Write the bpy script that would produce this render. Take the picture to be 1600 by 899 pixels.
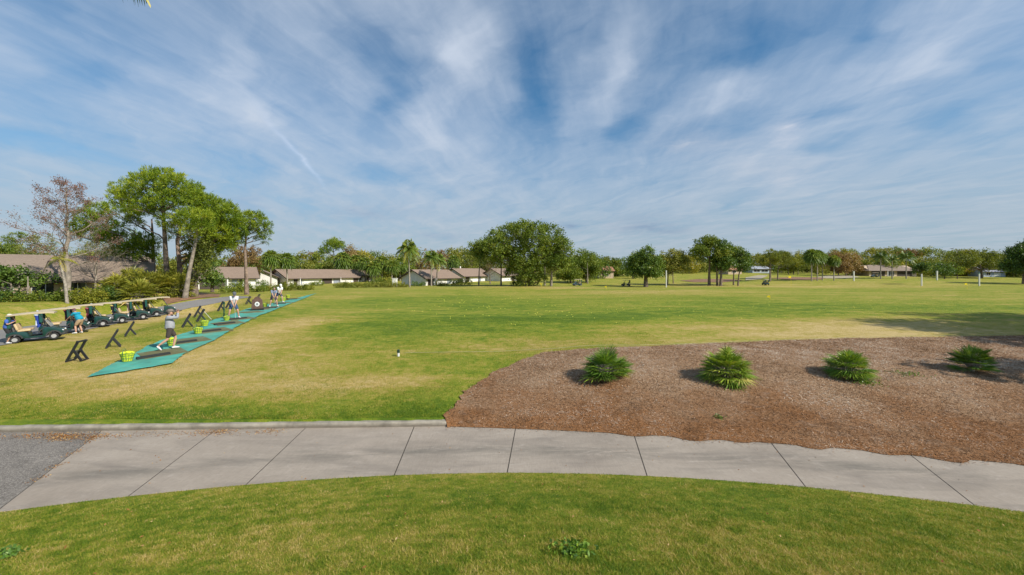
import bpy, bmesh, math, random
import numpy as np
from mathutils import Vector, Matrix, Euler

for o in list(bpy.data.objects): bpy.data.objects.remove(o)
S = bpy.context.scene
COL = S.collection
R = math.radians
PI = math.pi

# ------------------------------------------------------------------ camera
F = 640.0          # focal length in pixels of the 1600 px wide photograph
HY = 424.0         # horizon row
CZ = 3.8           # eye height above the path
cam = bpy.data.cameras.new('camera'); camo = bpy.data.objects.new('camera', cam); COL.objects.link(camo)
cam.sensor_width = 36; cam.lens = F/1600*36
cam.shift_y = -(449.5-HY)/1600
cam.clip_start = 0.05; cam.clip_end = 6000
camo.location = (0, 0, CZ); camo.rotation_euler = (PI/2, 0, 0)
S.camera = camo

# ------------------------------------------------------------------ light
SUN_H = Vector((0.86, -0.51)).normalized()   # horizontal direction TOWARDS the sun
SUN_EL = R(38)
sd = bpy.data.lights.new('sun', 'SUN'); so = bpy.data.objects.new('sun', sd); COL.objects.link(so)
sd.energy = 4.3; sd.angle = R(0.6); sd.color = (1.0, 0.93, 0.82)
sv = Vector((SUN_H.x*math.cos(SUN_EL), SUN_H.y*math.cos(SUN_EL), math.sin(SUN_EL)))
so.rotation_euler = (-sv).to_track_quat('-Z', 'Y').to_euler(); so.location = (20, -20, 40)
S.view_settings.view_transform = 'Standard'; S.view_settings.look = 'None'
S.view_settings.exposure = 0.43; S.view_settings.gamma = 1.0; S.view_settings.use_curve_mapping = False
try:
    S.cycles.use_denoising = True; S.cycles.use_adaptive_sampling = True; S.cycles.adaptive_threshold = 0.015
    S.cycles.max_bounces = 6; S.cycles.transparent_max_bounces = 6; S.cycles.caustics_reflective = False; S.cycles.caustics_refractive = False
    S.cycles.sample_clamp_indirect = 4
except Exception: pass

class NT:
    """small helper to write node trees"""
    def __init__(s, tree): s.t = tree; s.n = tree.nodes; s.l = tree.links
    def new(s, kind, **kw):
        nd = s.n.new(kind)
        for k, v in kw.items(): setattr(nd, k, v)
        return nd
    def put(s, sock, v):
        if v is None: return
        if isinstance(v, bpy.types.NodeSocket): s.l.new(v, sock)
        else: sock.default_value = v
    def math(s, op, a, b=None, c=None, clamp=False):
        nd = s.new('ShaderNodeMath', operation=op); nd.use_clamp = clamp
        s.put(nd.inputs[0], a); s.put(nd.inputs[1], b); s.put(nd.inputs[2], c); return nd.outputs[0]
    def vmath(s, op, a, b=None):
        nd = s.new('ShaderNodeVectorMath', operation=op); s.put(nd.inputs[0], a); s.put(nd.inputs[1], b)
        return nd.outputs['Value'] if op in ('DOT_PRODUCT', 'LENGTH', 'DISTANCE') else nd.outputs[0]
    def mix(s, fac, a, b, blend='MIX'):
        nd = s.new('ShaderNodeMix', data_type='RGBA', blend_type=blend); s.put(nd.inputs[0], fac)
        for i, v in ((6, a), (7, b)):
            if isinstance(v, (tuple, list)) and len(v) == 3: v = (*v, 1)
            s.put(nd.inputs[i], v)
        return nd.outputs[2]
    def noise(s, vec, scale, detail=3, rough=0.55, dist=0.0):
        nd = s.new('ShaderNodeTexNoise'); s.put(nd.inputs['Vector'], vec); nd.inputs['Scale'].default_value = scale
        nd.inputs['Detail'].default_value = detail; nd.inputs['Roughness'].default_value = rough; nd.inputs['Distortion'].default_value = dist
        return nd.outputs[0]
    def remap(s, v, a, b, c=0.0, d=1.0, smooth=False):
        nd = s.new('ShaderNodeMapRange'); nd.interpolation_type = 'SMOOTHSTEP' if smooth else 'LINEAR'
        s.put(nd.inputs[0], v)
        for i, x in enumerate((a, b, c, d)): s.put(nd.inputs[i+1], x)
        return nd.outputs[0]
    def ramp(s, v, stops):
        nd = s.new('ShaderNodeValToRGB'); e = nd.color_ramp.elements
        while len(e) < len(stops): e.new(0.5)
        for q, (p, c) in zip(e, stops): q.position = p; q.color = (*c, 1)
        s.put(nd.inputs[0], v); return nd.outputs[0]
    def scalevec(s, vec, sc):
        return s.vmath('MULTIPLY', vec, sc)

# ------------------------------------------------------------------ sky
W = bpy.data.worlds.new('World'); S.world = W; W.use_nodes = True
wt = NT(W.node_tree); bg = W.node_tree.nodes['Background']
sky = wt.new('ShaderNodeTexSky'); sky.sky_type = 'NISHITA'; sky.sun_disc = False
sky.sun_elevation = SUN_EL; sky.sun_rotation = math.atan2(SUN_H.x, SUN_H.y)
sky.air_density = 1.0; sky.dust_density = 0.6; sky.ozone_density = 2.5
SKY_STRENGTH = 0.082
bg.inputs['Strength'].default_value = SKY_STRENGTH
K0 = 0.10
def sky_uv(px, py):
    t = (px-800)/F; s_ = (HY-py)/F; n = math.sqrt(t*t+1+s_*s_)
    return np.array([(t/n)/(s_/n+K0), (1/n)/(s_/n+K0)])
gen = wt.new('ShaderNodeTexCoord').outputs['Generated']
sx = wt.new('ShaderNodeSeparateXYZ'); wt.put(sx.inputs[0], gen)
zz = wt.math('MAXIMUM', sx.outputs[2], 0.0)
den = wt.math('ADD', zz, K0)
cu = wt.math('DIVIDE', sx.outputs[0], den); cv = wt.math('DIVIDE', sx.outputs[1], den)
uvn = wt.new('ShaderNodeCombineXYZ'); wt.put(uvn.inputs[0], cu); wt.put(uvn.inputs[1], cv)
uv = uvn.outputs[0]
# gentle warp keeps the bands fanning out of one point on the horizon
wn = wt.new('ShaderNodeTexNoise'); wt.put(wn.inputs['Vector'], uv); wn.inputs['Scale'].default_value = 0.9; wn.inputs['Detail'].default_value = 4
warp = wt.vmath('ADD', uv, wt.scalevec(wt.vmath('SUBTRACT', wn.outputs['Color'], (0.5, 0.5, 0.5)), (0.34, 0.9, 0)))
wn2 = wt.new('ShaderNodeTexNoise'); wt.put(wn2.inputs['Vector'], uv); wn2.inputs['Scale'].default_value = 4.5; wn2.inputs['Detail'].default_value = 6
warp2 = wt.vmath('ADD', warp, wt.scalevec(wt.vmath('SUBTRACT', wn2.outputs['Color'], (0.5, 0.5, 0.5)), (0.20, 0.30, 0)))
def rot_scaled(vec, ang, sx_, sy_):
    m = wt.new('ShaderNodeMapping'); m.vector_type = 'POINT'; wt.put(m.inputs[0], vec)
    m.inputs['Rotation'].default_value = (0, 0, ang); m.inputs['Scale'].default_value = (1, 1, 1)
    return wt.scalevec(m.outputs[0], (sx_, sy_, 1))
n1 = wt.noise(rot_scaled(warp, R(6), 1.25, 0.15), 1.0, 6, 0.55, 0.2)
n2 = wt.noise(rot_scaled(warp, R(16), 3.4, 0.42), 1.0, 8, 0.60, 0.3)
n3 = wt.noise(rot_scaled(warp2, R(-30), 5.0, 1.8), 1.0, 8, 0.62, 0.4)
n4 = wt.noise(warp2, 2.6, 8, 0.62)
cover = wt.math('ADD', wt.math('MULTIPLY', n1, 0.95), wt.math('ADD', wt.math('MULTIPLY', n2, 0.46), wt.math('ADD', wt.math('MULTIPLY', n3, 0.30), wt.math('MULTIPLY', n4, 0.22))))
def blob(vec, p1, p2, wpx):
    """soft ellipse of sky between two photographed directions, half width wpx; returns 0..1"""
    p1 = np.array(p1, float); p2 = np.array(p2, float); c = (p1+p2)/2; d = p2-p1; L = np.linalg.norm(d)
    nrm = np.array([-d[1], d[0]])/L
    cuv = sky_uv(*c); a = sky_uv(*(c+d*0.25))-cuv; a *= 2; b = sky_uv(*(c+nrm*wpx*0.5))-cuv; b *= 2
    M = np.linalg.inv(np.array([a, b]).T)
    dl = wt.vmath('SUBTRACT', vec, (cuv[0], cuv[1], 0))
    q1 = wt.vmath('DOT_PRODUCT', dl, (M[0, 0], M[0, 1], 0)); q2 = wt.vmath('DOT_PRODUCT', dl, (M[1, 0], M[1, 1], 0))
    r2 = wt.math('ADD', wt.math('MULTIPLY', q1, q1), wt.math('MULTIPLY', q2, q2))
    return wt.math('POWER', 2.718, wt.math('MULTIPLY', r2, -1.4))
for p1, p2, w_, amt in [((840, 40), (850, 240), 40, -0.20), ((540, 10), (640, 150), 50, -0.26), ((640, 120), (560, 220), 34, -0.16),
                        ((-40, 190), (190, 245), 26, -0.34), ((310, 240), (450, 290), 26, -0.34), ((150, 255), (350, 300), 20, -0.24), ((540, 268), (670, 290), 16, -0.30),
                        ((-20, 110), (160, 70), 60, -0.22), ((-60, 310), (40, 290), 25, -0.12), ((930, 222), (1010, 200), 24, -0.20), ((1060, 130), (1190, 60), 30, -0.18),
                        ((1210, 205), (1340, 160), 20, -0.24), ((1360, 218), (1500, 196), 20, -0.24), ((1240, 242), (1330, 224), 22, -0.22), ((1110, 0), (1220, 40), 40, -0.10), ((1500, 130), (1600, 90), 24, -0.10), ((1300, 60), (1420, 30), 30, -.10),
                        ((990, 0), (920, 230), 44, 0.26), ((740, 170), (690, 10), 60, 0.22), ((1220, 110), (1010, 205), 32, 0.24), ((280, 140), (380, 40), 50, 0.10), ((60, 30), (-60, 0), 80, -0.14), ((-60, 150), (250, 190), 60, -.10),
                        ((470, 230), (300, 120), 50, 0.14), ((1400, 120), (1560, 60), 50, 0.14), ((1100, 255), (1400, 250), 40, .10), ((700, 240), (620, 170), 30, .12)]:
    cover = wt.math('ADD', cover, wt.math('MULTIPLY', blob(warp2, p1, p2, w_), amt))
cmask = wt.remap(cover, 0.64, 1.34, 0.0, 1.0, False)
hz = wt.remap(zz, 0.03, 0.40, 1.0, 0.0, True)
hmask = wt.math('MULTIPLY', hz, wt.remap(n3, 0.30, 0.70, 0.74, 1.04))
cmask = wt.math('ADD', cmask, wt.math('MULTIPLY', hmask, wt.math('SUBTRACT', 1.0, cmask)))
cmask = wt.math('MULTIPLY', cmask, 0.96, clamp=True)
grey = wt.remap(cover, 0.75, 1.2, 0.0, 1.0)
ccol = wt.mix(grey, (3.75, 4.75, 6.1), (5.55, 6.25, 7.35))
ccol = wt.mix(wt.math('MULTIPLY', hz, 0.85), ccol, wt.mix(wt.remap(n3, .35, .65), (3.5, 4.15, 4.9), (4.15, 4.75, 5.4)))
puff = wt.remap(n4, 0.38, 0.62)
for p1, p2, w_, colr, amt in [((1180, 213), (1240, 222), 20, (7.8, 7.6, 7.9), 0.75), ((1000, 225), (1170, 234), 20, (6.4, 6.4, 6.8), 0.6), ((1140, 278), (1300, 290), 19, (6.6, 6.5, 6.8), 0.65),
                        ((950, 350), (1085, 360), 15, (2.7, 3.4, 4.6), 0.75), ((830, 345), (860, 348), 5, (2.6, 3.4, 4.7), 0.7), ((868, 352), (918, 356), 6, (2.5, 3.3, 4.6), 0.85), ((470, 335), (650, 333), 12, (2.8, 3.6, 4.9), 0.55),
                        ((1150, 378), (1340, 382), 9, (2.7, 3.5, 4.7), 0.5), ((655, 368), (725, 372), 7, (2.7, 3.5, 4.9), 0.6), ((360, 318), (440, 325), 18, (2.9, 3.6, 5.0), 0.4)]:
    m_ = wt.math('MULTIPLY', wt.math('MULTIPLY', blob(warp2, p1, p2, w_*1.5) if w_ > 16 else blob(uv, p1, p2, w_), wt.math('ADD', 0.5, wt.math('MULTIPLY', puff, .6)) if w_ > 16 else wt.math('ADD', 0.35, puff)), amt, clamp=True)
    ccol = wt.mix(m_, ccol, colr); cmask = wt.math('MAXIMUM', cmask, m_)
trail = wt.math('MULTIPLY', blob(wt.vmath('ADD', uv, wt.scalevec(wt.vmath('SUBTRACT', wn2.outputs['Color'], (.5, .5, .5)), (.09, .09, 0))), (425, 195), (510, 293), 4.5), wt.math('ADD', 0.25, n4), clamp=True)
cmask = wt.math('MAXIMUM', cmask, trail); ccol = wt.mix(wt.math('MULTIPLY', trail, 0.9), ccol, (6.6, 7.2, 8.4))
skyc = wt.mix(1.0, sky.outputs[0], (0.42, 0.88, 1.06), 'MULTIPLY')
wt.l.new(wt.mix(cmask, skyc, ccol), bg.inputs['Color'])

# ------------------------------------------------------------------ terrain
def unpx(px, py, z=0.0):
    D = F*(CZ-z)/(py-HY); return ((px-800)/F*D, D)
_n = np.array([unpx(*p) for p in [(0, 810), (205, 772), (392, 751), (617, 741), (793, 741), (1013, 750), (1262, 766), (1523, 790), (1600, 797)]])
PN = np.polyfit(_n[:, 0], _n[:, 1], 2)
_f = np.array([unpx(*p) for p in [(690, 667), (800, 669), (900, 671), (1000, 677), (1100, 684), (1225, 695), (1400, 710), (1600, 723)]])
PF = np.polyfit(_f[:, 0], _f[:, 1], 2)
KA, KB = np.array(unpx(0, 675)), np.array(unpx(690, 666))
def yn(x): return np.polyval(PN, np.clip(x, -14, 14)) - 0.25*np.maximum(np.abs(x)-14, 0)
def yf(x):
    xk = KB[0]
    left = KA[1]+(x-KA[0])*(KB[1]-KA[1])/(KB[0]-KA[0])
    xr = np.clip(x, xk, 14)
    return np.where(x < xk, left, np.polyval(PF, xr)-0.3*np.maximum(x-14, 0))
_by = np.array([-100, 9.5, 10.4, 17, 25.5, 42, 75, 113, 150, 216, 290, 600, 1500.])
_bz = np.array([0, 0, 0.05, 0.45, 0.8, 0.7, 0.3, -0.35, 0.6, 2.9, 4.6, 6, 6.])
_gy = np.concatenate([np.linspace(-100, 60, 1601), np.geomspace(60.5, 1500, 700)])
_gz = np.interp(_gy, _by, _bz)
for _ in range(3):
    k = np.ones(9)/9; _gz = np.convolve(np.pad(_gz, 4, 'edge'), k, 'valid')
def sst(a, b, x):
    t = np.clip((x-a)/(b-a), 0, 1); return t*t*(3-2*t)
def terr(x, y):
    x = np.asarray(x, float); y = np.asarray(y, float)
    a, b = yn(x), yf(x)+np.where(x < KB[0]-.05, .10, 0)
    d = np.maximum(a-y+0.02, 0)
    berm = 0.29*(np.sqrt(d*d+0.04)-0.2); berm = berm + 0.02*sst(0, .05, d); berm = np.minimum(berm, 2.15)
    far = np.interp(y, _gy, _gz) + 0.02
    far = far + 0.10*sst(-1.2, -2.0, x)*sst(14, 10.5, y)*sst(9, 10, y)
    w = -(x+30)*0.94-(y-26)*0.34; a_ = -(x+30)*0.34+(y-26)*0.94
    far = far - 1.4*sst(-10, -2, w)*sst(9.5, 5, w)*sst(-14, -6, a_)*sst(24, 17, a_)
    far = far + 0.33*np.exp(-((y-(16.0-0.18*x))/3.0)**2)*sst(-1, 4, x)*sst(45, 20, x)
    far = far + 0.16*np.sin(x*0.11+1.3)*np.sin(y*0.07)*sst(30, 60, y) + 0.3*np.sin(x*0.035+y*0.02)*sst(70, 120, y)
    e = y-b; far = far-0.055*sst(-1.9, -1.5, x)*sst(.5, 0, e)
    z = np.where(y < a, berm, np.where(e > 0, far, -0.07))
    return z
def T(x, y): return float(terr(x, y))
_Ds = np.geomspace(3, 500, 6000)
def G(px, py):
    xs = (px-800)/F*_Ds; zr = CZ-(py-HY)/F*_Ds; zt = terr(xs, _Ds)
    i = np.argmax(zr < zt); D = _Ds[i]
    return Vector((xs[i], D, zt[i]))
def GD(px, D): x = (px-800)/F*D; return Vector((x, D, T(x, D)))
def P(px, py, D): return Vector(((px-800)/F*D, D, CZ+(HY-py)/F*D))
def PM(D): return F/D      # photo pixels per metre

# ------------------------------------------------------------------ tagging and mesh helpers
def tag(o, label=None, cat=None, group=None, kind=None):
    if label: o['label'] = label
    if cat: o['category'] = cat
    if group: o['group'] = group
    if kind: o['kind'] = kind
    return o
def thing(name, label, cat, loc=(0, 0, 0), rz=0.0, group=None):
    o = bpy.data.objects.new(name, None); COL.objects.link(o); o.location = loc; o.rotation_euler = (0, 0, rz)
    o.empty_display_size = 0.2
    return tag(o, label, cat, group)
def kids(o): return [c for c in COL.objects if c.parent is o]
KIDS = {}
def link_child(o, parent):
    o.parent = parent; KIDS.setdefault(parent.name, []).append(o)
def copy_tree(o, parent=None):
    c = o.copy(); COL.objects.link(c)
    if parent is not None: link_child(c, parent)
    for ch in KIDS.get(o.name, []): copy_tree(ch, c)
    return c
def relabel(o, label, cat=None, group=None):
    o['label'] = label
    if cat: o['category'] = cat
    if group: o['group'] = group
    elif 'group' in o and group is None: pass
    return o
def addmesh(name, me, parent=None, mats=()):
    o = bpy.data.objects.new(name, me); COL.objects.link(o)
    for m in mats: me.materials.append(m)
    if parent is not None: link_child(o, parent)
    return o
def fast_mesh(name, V, faces_n, mat, parent=None, tone=None, n=4, smooth=False):
    """V (N,3) array; faces_n: (M,n) index array or None when verts are consecutive n-gons"""
    V = np.ascontiguousarray(V, dtype=np.float32); me = bpy.data.meshes.new(name)
    if faces_n is None: faces_n = np.arange(len(V), dtype=np.int32).reshape(-1, n)
    M, k = faces_n.shape
    me.vertices.add(len(V)); me.vertices.foreach_set('co', V.ravel())
    me.loops.add(M*k); me.loops.foreach_set('vertex_index', np.ascontiguousarray(faces_n, dtype=np.int32).ravel())
    me.polygons.add(M); me.polygons.foreach_set('loop_start', np.arange(0, M*k, k, dtype=np.int32))
    me.polygons.foreach_set('loop_total', np.full(M, k, dtype=np.int32))
    if smooth: me.polygons.foreach_set('use_smooth', np.ones(M, dtype=bool))
    if tone is not None:
        at = me.attributes.new('tone', 'FLOAT', 'POINT'); at.data.foreach_set('value', np.ascontiguousarray(tone, dtype=np.float32))
    me.update(calc_edges=True)
    return addmesh(name, me, parent, [mat] if mat else [])

class MB:
    """collects shapes into one mesh"""
    def __init__(s): s.v = []; s.f = []
    def add(s, vs, fs):
        k = len(s.v); s.v += [tuple(p) for p in vs]; s.f += [tuple(i+k for i in f) for f in fs]; return s
    def box(s, c, d, M=None):
        hx, hy, hz_ = d[0]/2, d[1]/2, d[2]/2
        vs = [Vector((c[0]+a*hx, c[1]+b*hy, c[2]+e*hz_)) for a in (-1, 1) for b in (-1, 1) for e in (-1, 1)]
        if M is not None: vs = [M @ v for v in vs]
        return s.add(vs, [(0, 1, 3, 2), (4, 6, 7, 5), (0, 4, 5, 1), (2, 3, 7, 6), (0, 2, 6, 4), (1, 5, 7, 3)])
    def bar(s, a, b, w, h=None):
        """rectangular bar from a to b"""
        a, b = Vector(a), Vector(b); h = h or w; d = (b-a).normalized()
        u = d.cross(Vector((0, 0, 1)));  u = u.normalized() if u.length > 1e-3 else Vector((1, 0, 0)); v = u.cross(d)
        vs = [p+u*(i*w/2)+v*(j*h/2) for p in (a, b) for i, j in ((-1, -1), (1, -1), (1, 1), (-1, 1))]
        return s.add(vs, [(3, 2, 1, 0), (4, 5, 6, 7), (0, 1, 5, 4), (1, 2, 6, 5), (2, 3, 7, 6), (3, 0, 4, 7)])
    def tube(s, pts, rad, n=8, caps=True, sq=1.0):
        pts = [Vector(p) for p in pts]; rad = [rad]*len(pts) if not hasattr(rad, '__len__') else rad
        k = len(s.v); prev = None
        for i, p in enumerate(pts):
            d = (pts[min(i+1, len(pts)-1)]-pts[max(i-1, 0)]).normalized()
            if prev is None:
                u = d.cross(Vector((0, 1, 0.1)));  u = u if u.length > 1e-3 else d.cross(Vector((1, 0, 0)))
            else: u = prev-d*prev.dot(d)
            u.normalize(); prev = u; w = d.cross(u)
            for j in range(n):
                a = 2*PI*j/n; s.v.append(tuple(p+(u*math.cos(a)+w*math.sin(a)*sq)*rad[i]))
        for i in range(len(pts)-1):
            for j in range(n):
                s.f.append((k+i*n+j, k+i*n+(j+1) % n, k+(i+1)*n+(j+1) % n, k+(i+1)*n+j))
        if caps:
            s.f.append(tuple(k+j for j in reversed(range(n)))); e = k+(len(pts)-1)*n; s.f.append(tuple(e+j for j in range(n)))
        return s
    def lathe(s, prof, n=16, c=(0, 0, 0), axis='z', sc=(1, 1)):
        k = len(s.v)
        for r, h in prof:
            for j in range(n):
                a = 2*PI*j/n; p = (r*math.cos(a)*sc[0], r*math.sin(a)*sc[1], h)
                if axis == 'y': p = (p[0], p[2], p[1])
                if axis == 'x': p = (p[2], p[0], p[1])
                s.v.append((c[0]+p[0], c[1]+p[1], c[2]+p[2]))
        for i in range(len(prof)-1):
            for j in range(n): s.f.append((k+i*n+j, k+i*n+(j+1) % n, k+(i+1)*n+(j+1) % n, k+(i+1)*n+j))
        if prof[0][0] > 1e-4: s.f.append(tuple(k+j for j in reversed(range(n))))
        if prof[-1][0] > 1e-4: e = k+(len(prof)-1)*n; s.f.append(tuple(e+j for j in range(n)))
        return s
    def ball(s, c, r, n=10, m=6):
        prof = [(max(math.sin(PI*i/m), 1e-5)*1.0, -math.cos(PI*i/m)) for i in range(m+1)]
        r = (r, r, r) if not hasattr(r, '__len__') else r; k = len(s.v)
        for q, h in prof:
            for j in range(n):
                a = 2*PI*j/n; s.v.append((c[0]+q*math.cos(a)*r[0], c[1]+q*math.sin(a)*r[1], c[2]+h*r[2]))
        for i in range(m):
            for j in range(n): s.f.append((k+i*n+j, k+i*n+(j+1) % n, k+(i+1)*n+(j+1) % n, k+(i+1)*n+j))
        return s
    def prism(s, prof, y0, y1, inset=0.0):
        """side profile (x,z) counter-clockwise seen from -y, extruded y0..y1"""
        n = len(prof); k = len(s.v)
        for y in (y0, y1):
            for x, z in prof: s.v.append((x, y, z))
        for i in range(n):
            j = (i+1) % n; s.f.append((k+i, k+j, k+n+j, k+n+i))
        s.f.append(tuple(k+i for i in reversed(range(n)))); s.f.append(tuple(k+n+i for i in range(n)))
        return s
    def build(s, name, mat, parent=None, bevel=0.0, smooth=False, seg=2):
        me = bpy.data.meshes.new(name); me.from_pydata(s.v, [], s.f); me.update()
        bm = bmesh.new(); bm.from_mesh(me)
        bmesh.ops.recalc_face_normals(bm, faces=bm.faces)
        if bevel:
            es = [e for e in bm.edges if len(e.link_faces) == 2 and e.calc_face_angle(0) > 0.5]
            bmesh.ops.bevel(bm, geom=es, offset=bevel, segments=seg, affect='EDGES', profile=0.6, clamp_overlap=True)
        if smooth:
            for f in bm.faces: f.smooth = True
        bm.to_mesh(me); bm.free()
        if smooth:
            try: me.set_sharp_from_angle(angle=R(45))
            except Exception: pass
        mats = mat if isinstance(mat, (list, tuple)) else [mat]
        return addmesh(name, me, parent, mats)

# ------------------------------------------------------------------ materials
MATS = {}
def mat(name, col, rough=0.6, var=0.15, scale=8.0, bump=0.0, metal=0.0, spec=0.4, col2=None, coat=0.0, vec='Object', bscale=None, alpha=None):
    m = bpy.data.materials.new(name); m.use_nodes = True; t = NT(m.node_tree); b = m.node_tree.nodes['Principled BSDF']
    tc = t.new('ShaderNodeTexCoord').outputs[vec]
    c2 = col2 or tuple(c*(1-var*1.6) for c in col); c1 = tuple(min(c*(1+var), 1) for c in col)
    n = t.noise(tc, scale, 5, 0.6)
    t.put(b.inputs['Base Color'], t.mix(t.remap(n, 0.32, 0.68), (*c1, 1), (*c2, 1)))
    b.inputs['Roughness'].default_value = rough; b.inputs['Metallic'].default_value = metal; b.inputs['Specular IOR Level'].default_value = spec
    b.inputs['Coat Weight'].default_value = coat
    if bump:
        bp = t.new('ShaderNodeBump'); bp.inputs['Strength'].default_value = bump; bp.inputs['Distance'].default_value = 0.02
        t.put(bp.inputs['Height'], t.noise(tc, bscale or scale*4, 4)); t.put(b.inputs['Normal'], bp.outputs[0])
    MATS[name] = m; return m
def foliage(name, stops, trans=0.35, rough=0.55, spec=0.25, tcol=1.3):
    m = bpy.data.materials.new(name); m.use_nodes = True; t = NT(m.node_tree); b = m.node_tree.nodes['Principled BSDF']
    a = t.new('ShaderNodeAttribute'); a.attribute_name = 'tone'
    oi = t.new('ShaderNodeObjectInfo')
    v = t.math('ADD', a.outputs['Fac'], t.math('MULTIPLY', t.math('SUBTRACT', oi.outputs['Random'], 0.5), 0.16))
    c = t.ramp(v, stops)
    t.put(b.inputs['Base Color'], c); b.inputs['Roughness'].default_value = rough; b.inputs['Specular IOR Level'].default_value = spec
    tr = t.new('ShaderNodeBsdfTranslucent'); t.put(tr.inputs[0], t.mix(1.0, c, (1.25*tcol, 1.2*tcol, 0.55*tcol, 1), 'MULTIPLY'))
    mx = t.new('ShaderNodeMixShader'); mx.inputs[0].default_value = trans
    t.l.new(b.outputs[0], mx.inputs[1]); t.l.new(tr.outputs[0], mx.inputs[2])
    t.l.new(mx.outputs[0], m.node_tree.nodes['Material Output'].inputs[0])
    MATS[name] = m; return m

GRASS_STOPS = [(0.0, (0.080, 0.145, 0.010)), (0.26, (0.170, 0.235, 0.017)), (0.48, (0.290, 0.285, 0.036)), (0.72, (0.430, 0.330, 0.095)), (1.0, (0.56, 0.42, 0.19))]
def grass_ground():
    m = bpy.data.materials.new('grass turf'); m.use_nodes = True; t = NT(m.node_tree); b = m.node_tree.nodes['Principled BSDF']
    pos = t.new('ShaderNodeNewGeometry').outputs['Position']
    a = t.new('ShaderNodeAttribute'); a.attribute_name = 'tone'
    big = t.noise(t.scalevec(pos, (0.07, 0.16, 0)), 1.0, 4, 0.6, 0.5)
    mid = t.noise(t.scalevec(pos, (0.45, 0.9, 0)), 1.0, 5, 0.65, 0.3)
    sml = t.noise(pos, 3.2, 5, 0.7)
    fine = t.noise(pos, 26, 4, 0.75)
    v = a.outputs['Fac']
    for n_, k_ in ((big, 0.8), (mid, 1.1), (sml, 1.25), (fine, 0.9)):
        v = t.math('ADD', v, t.math('MULTIPLY', t.math('SUBTRACT', n_, 0.5), k_))
    c = t.ramp(v, GRASS_STOPS)
    fc = t.noise(pos, 60, 3, 0.7)
    c = t.mix(t.remap(fc, 0.35, 0.75, 0.0, 0.42), c, (0.05, 0.06, 0.014, 1))
    t.put(b.inputs['Base Color'], c); b.inputs['Roughness'].default_value = 0.85; b.inputs['Specular IOR Level'].default_value = 0.12
    bp = t.new('ShaderNodeBump'); bp.inputs['Strength'].default_value = 0.7; bp.inputs['Distance'].default_value = 0.05
    t.put(bp.inputs['Height'], t.math('ADD', t.noise(pos, 9, 5, 0.7), fine)); t.put(b.inputs['Normal'], bp.outputs[0])
    return m
M_GRASS = grass_ground()
M_BLADE = foliage('grass blades', GRASS_STOPS, 0.30, 0.6, 0.2, 1.0)

# dryness of the turf over the ground (tan patches and green patches belong to the lawn itself)
DRY = []   # (x, y, rx, ry, amount)
for px, py, rx, ry, amt in [(330, 560, 3.2, 3.0, .30), (180, 610, 4.5, 1.3, .20), (420, 585, 3.0, 1.5, .22), (60, 520, 5, 5, .14), (560, 600, 2.4, .9, .16), (470, 500, 2.5, 6, .26), (420, 520, 1.8, 4.5, .30), (520, 468, 2.5, 9, .22), (250, 610, 3.5, 1.2, .13), (120, 585, 3.5, 1.3, .16), (60, 560, 3.5, 2.5, .22), (230, 500, 3, 7, .30), (330, 480, 4, 9, .24), (150, 525, 3.5, 4, .22),
                           (640, 460, 3, 10, .03), (700, 545, 2.4, 1.8, .14), (560, 560, 2.2, 1.5, .16), (600, 595, 1.8, .8, .14), (480, 620, 2, .8, .1), (860, 540, 3, 1.4, .12),
                           (1000, 512, 6, 2.2, .16), (1200, 515, 9, 2.6, .24), (1400, 510, 9, 3, .28), (1560, 505, 9, 4, .12), (1050, 533, 6, 1.0, .2), (1300, 527, 8, 1.0, .2),
                           (900, 450, 14, 7, .30), (1000, 457, 18, 7, .22), (1150, 447, 26, 12, .18), (1350, 447, 30, 14, .16), (1100, 455, 18, 7, .14), (1500, 462, 14, 12, .12), (740, 449, 14, 7, .14),
                           (680, 640, 1.4, .9, -.22), (640, 655, 1.8, .6, -.22), (700, 560, 2.0, 1.3, -.14), (520, 640, 2, .7, -.08), (760, 500, 9, 4, -.18), (900, 500, 7, 4, -.20), (620, 510, 6, 4, -.14), (560, 475, 6, 8, -.12), (1050, 490, 9, 3, -.16), (300, 650, 4, .9, -.16), (80, 640, 3, .8, -.12), (820, 470, 12, 8, -.12), (1250, 480, 14, 5, -.14), (1480, 480, 12, 5, -.10), (700, 470, 6, 8, -.10),
                           (400, 860, 1.0, .45, .10), (1150, 850, .8, .5, .12), (700, 830, 1.0, .4, .06), (1500, 850, 1.0, .6, .08), (900, 870, .35, .2, -.25), (250, 820, 1.2, .5, -.08), (1150, 790, 2.2, .5, -.14), (900, 790, 1.5, .35, -.10)]:
    g = G(px, py); DRY.append((g.x, g.y, rx, ry, amt))
def dryness(x, y):
    v = np.full(np.shape(x), 0.36)+0.035*sst(11, 14, y)
    for cx, cy, rx, ry, a in DRY: v = v + a*np.exp(-((x-cx)/rx)**2-((y-cy)/ry)**2)
    v = v + 0.07*sst(60, 140, y) + 0.05*sst(-18, -26, x)*sst(20, 26, y) - 0.02*sst(8.5, 6, y)*sst(9, 7, y)
    return v
xs = np.concatenate([-np.geomspace(1500, 60, 46), np.linspace(-58, -17, 90), np.linspace(-16.5, 16.5, 265), np.linspace(17, 58, 80), np.geomspace(60, 1500, 46)])
ys = np.concatenate([np.linspace(-60, 2, 26), np.linspace(2.2, 6, 32), np.linspace(6.05, 12, 150), np.linspace(12.15, 30, 110), np.linspace(30.4, 70, 90), np.geomspace(71, 1500, 130)])
gx, gy = np.meshgrid(xs, ys); gz_ = terr(gx, gy)
nx, ny = len(xs), len(ys)
ii = (np.arange(ny-1)[:, None]*nx+np.arange(nx-1)[None, :]).ravel()
fq = np.stack([ii, ii+1, ii+1+nx, ii+nx], 1)
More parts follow.
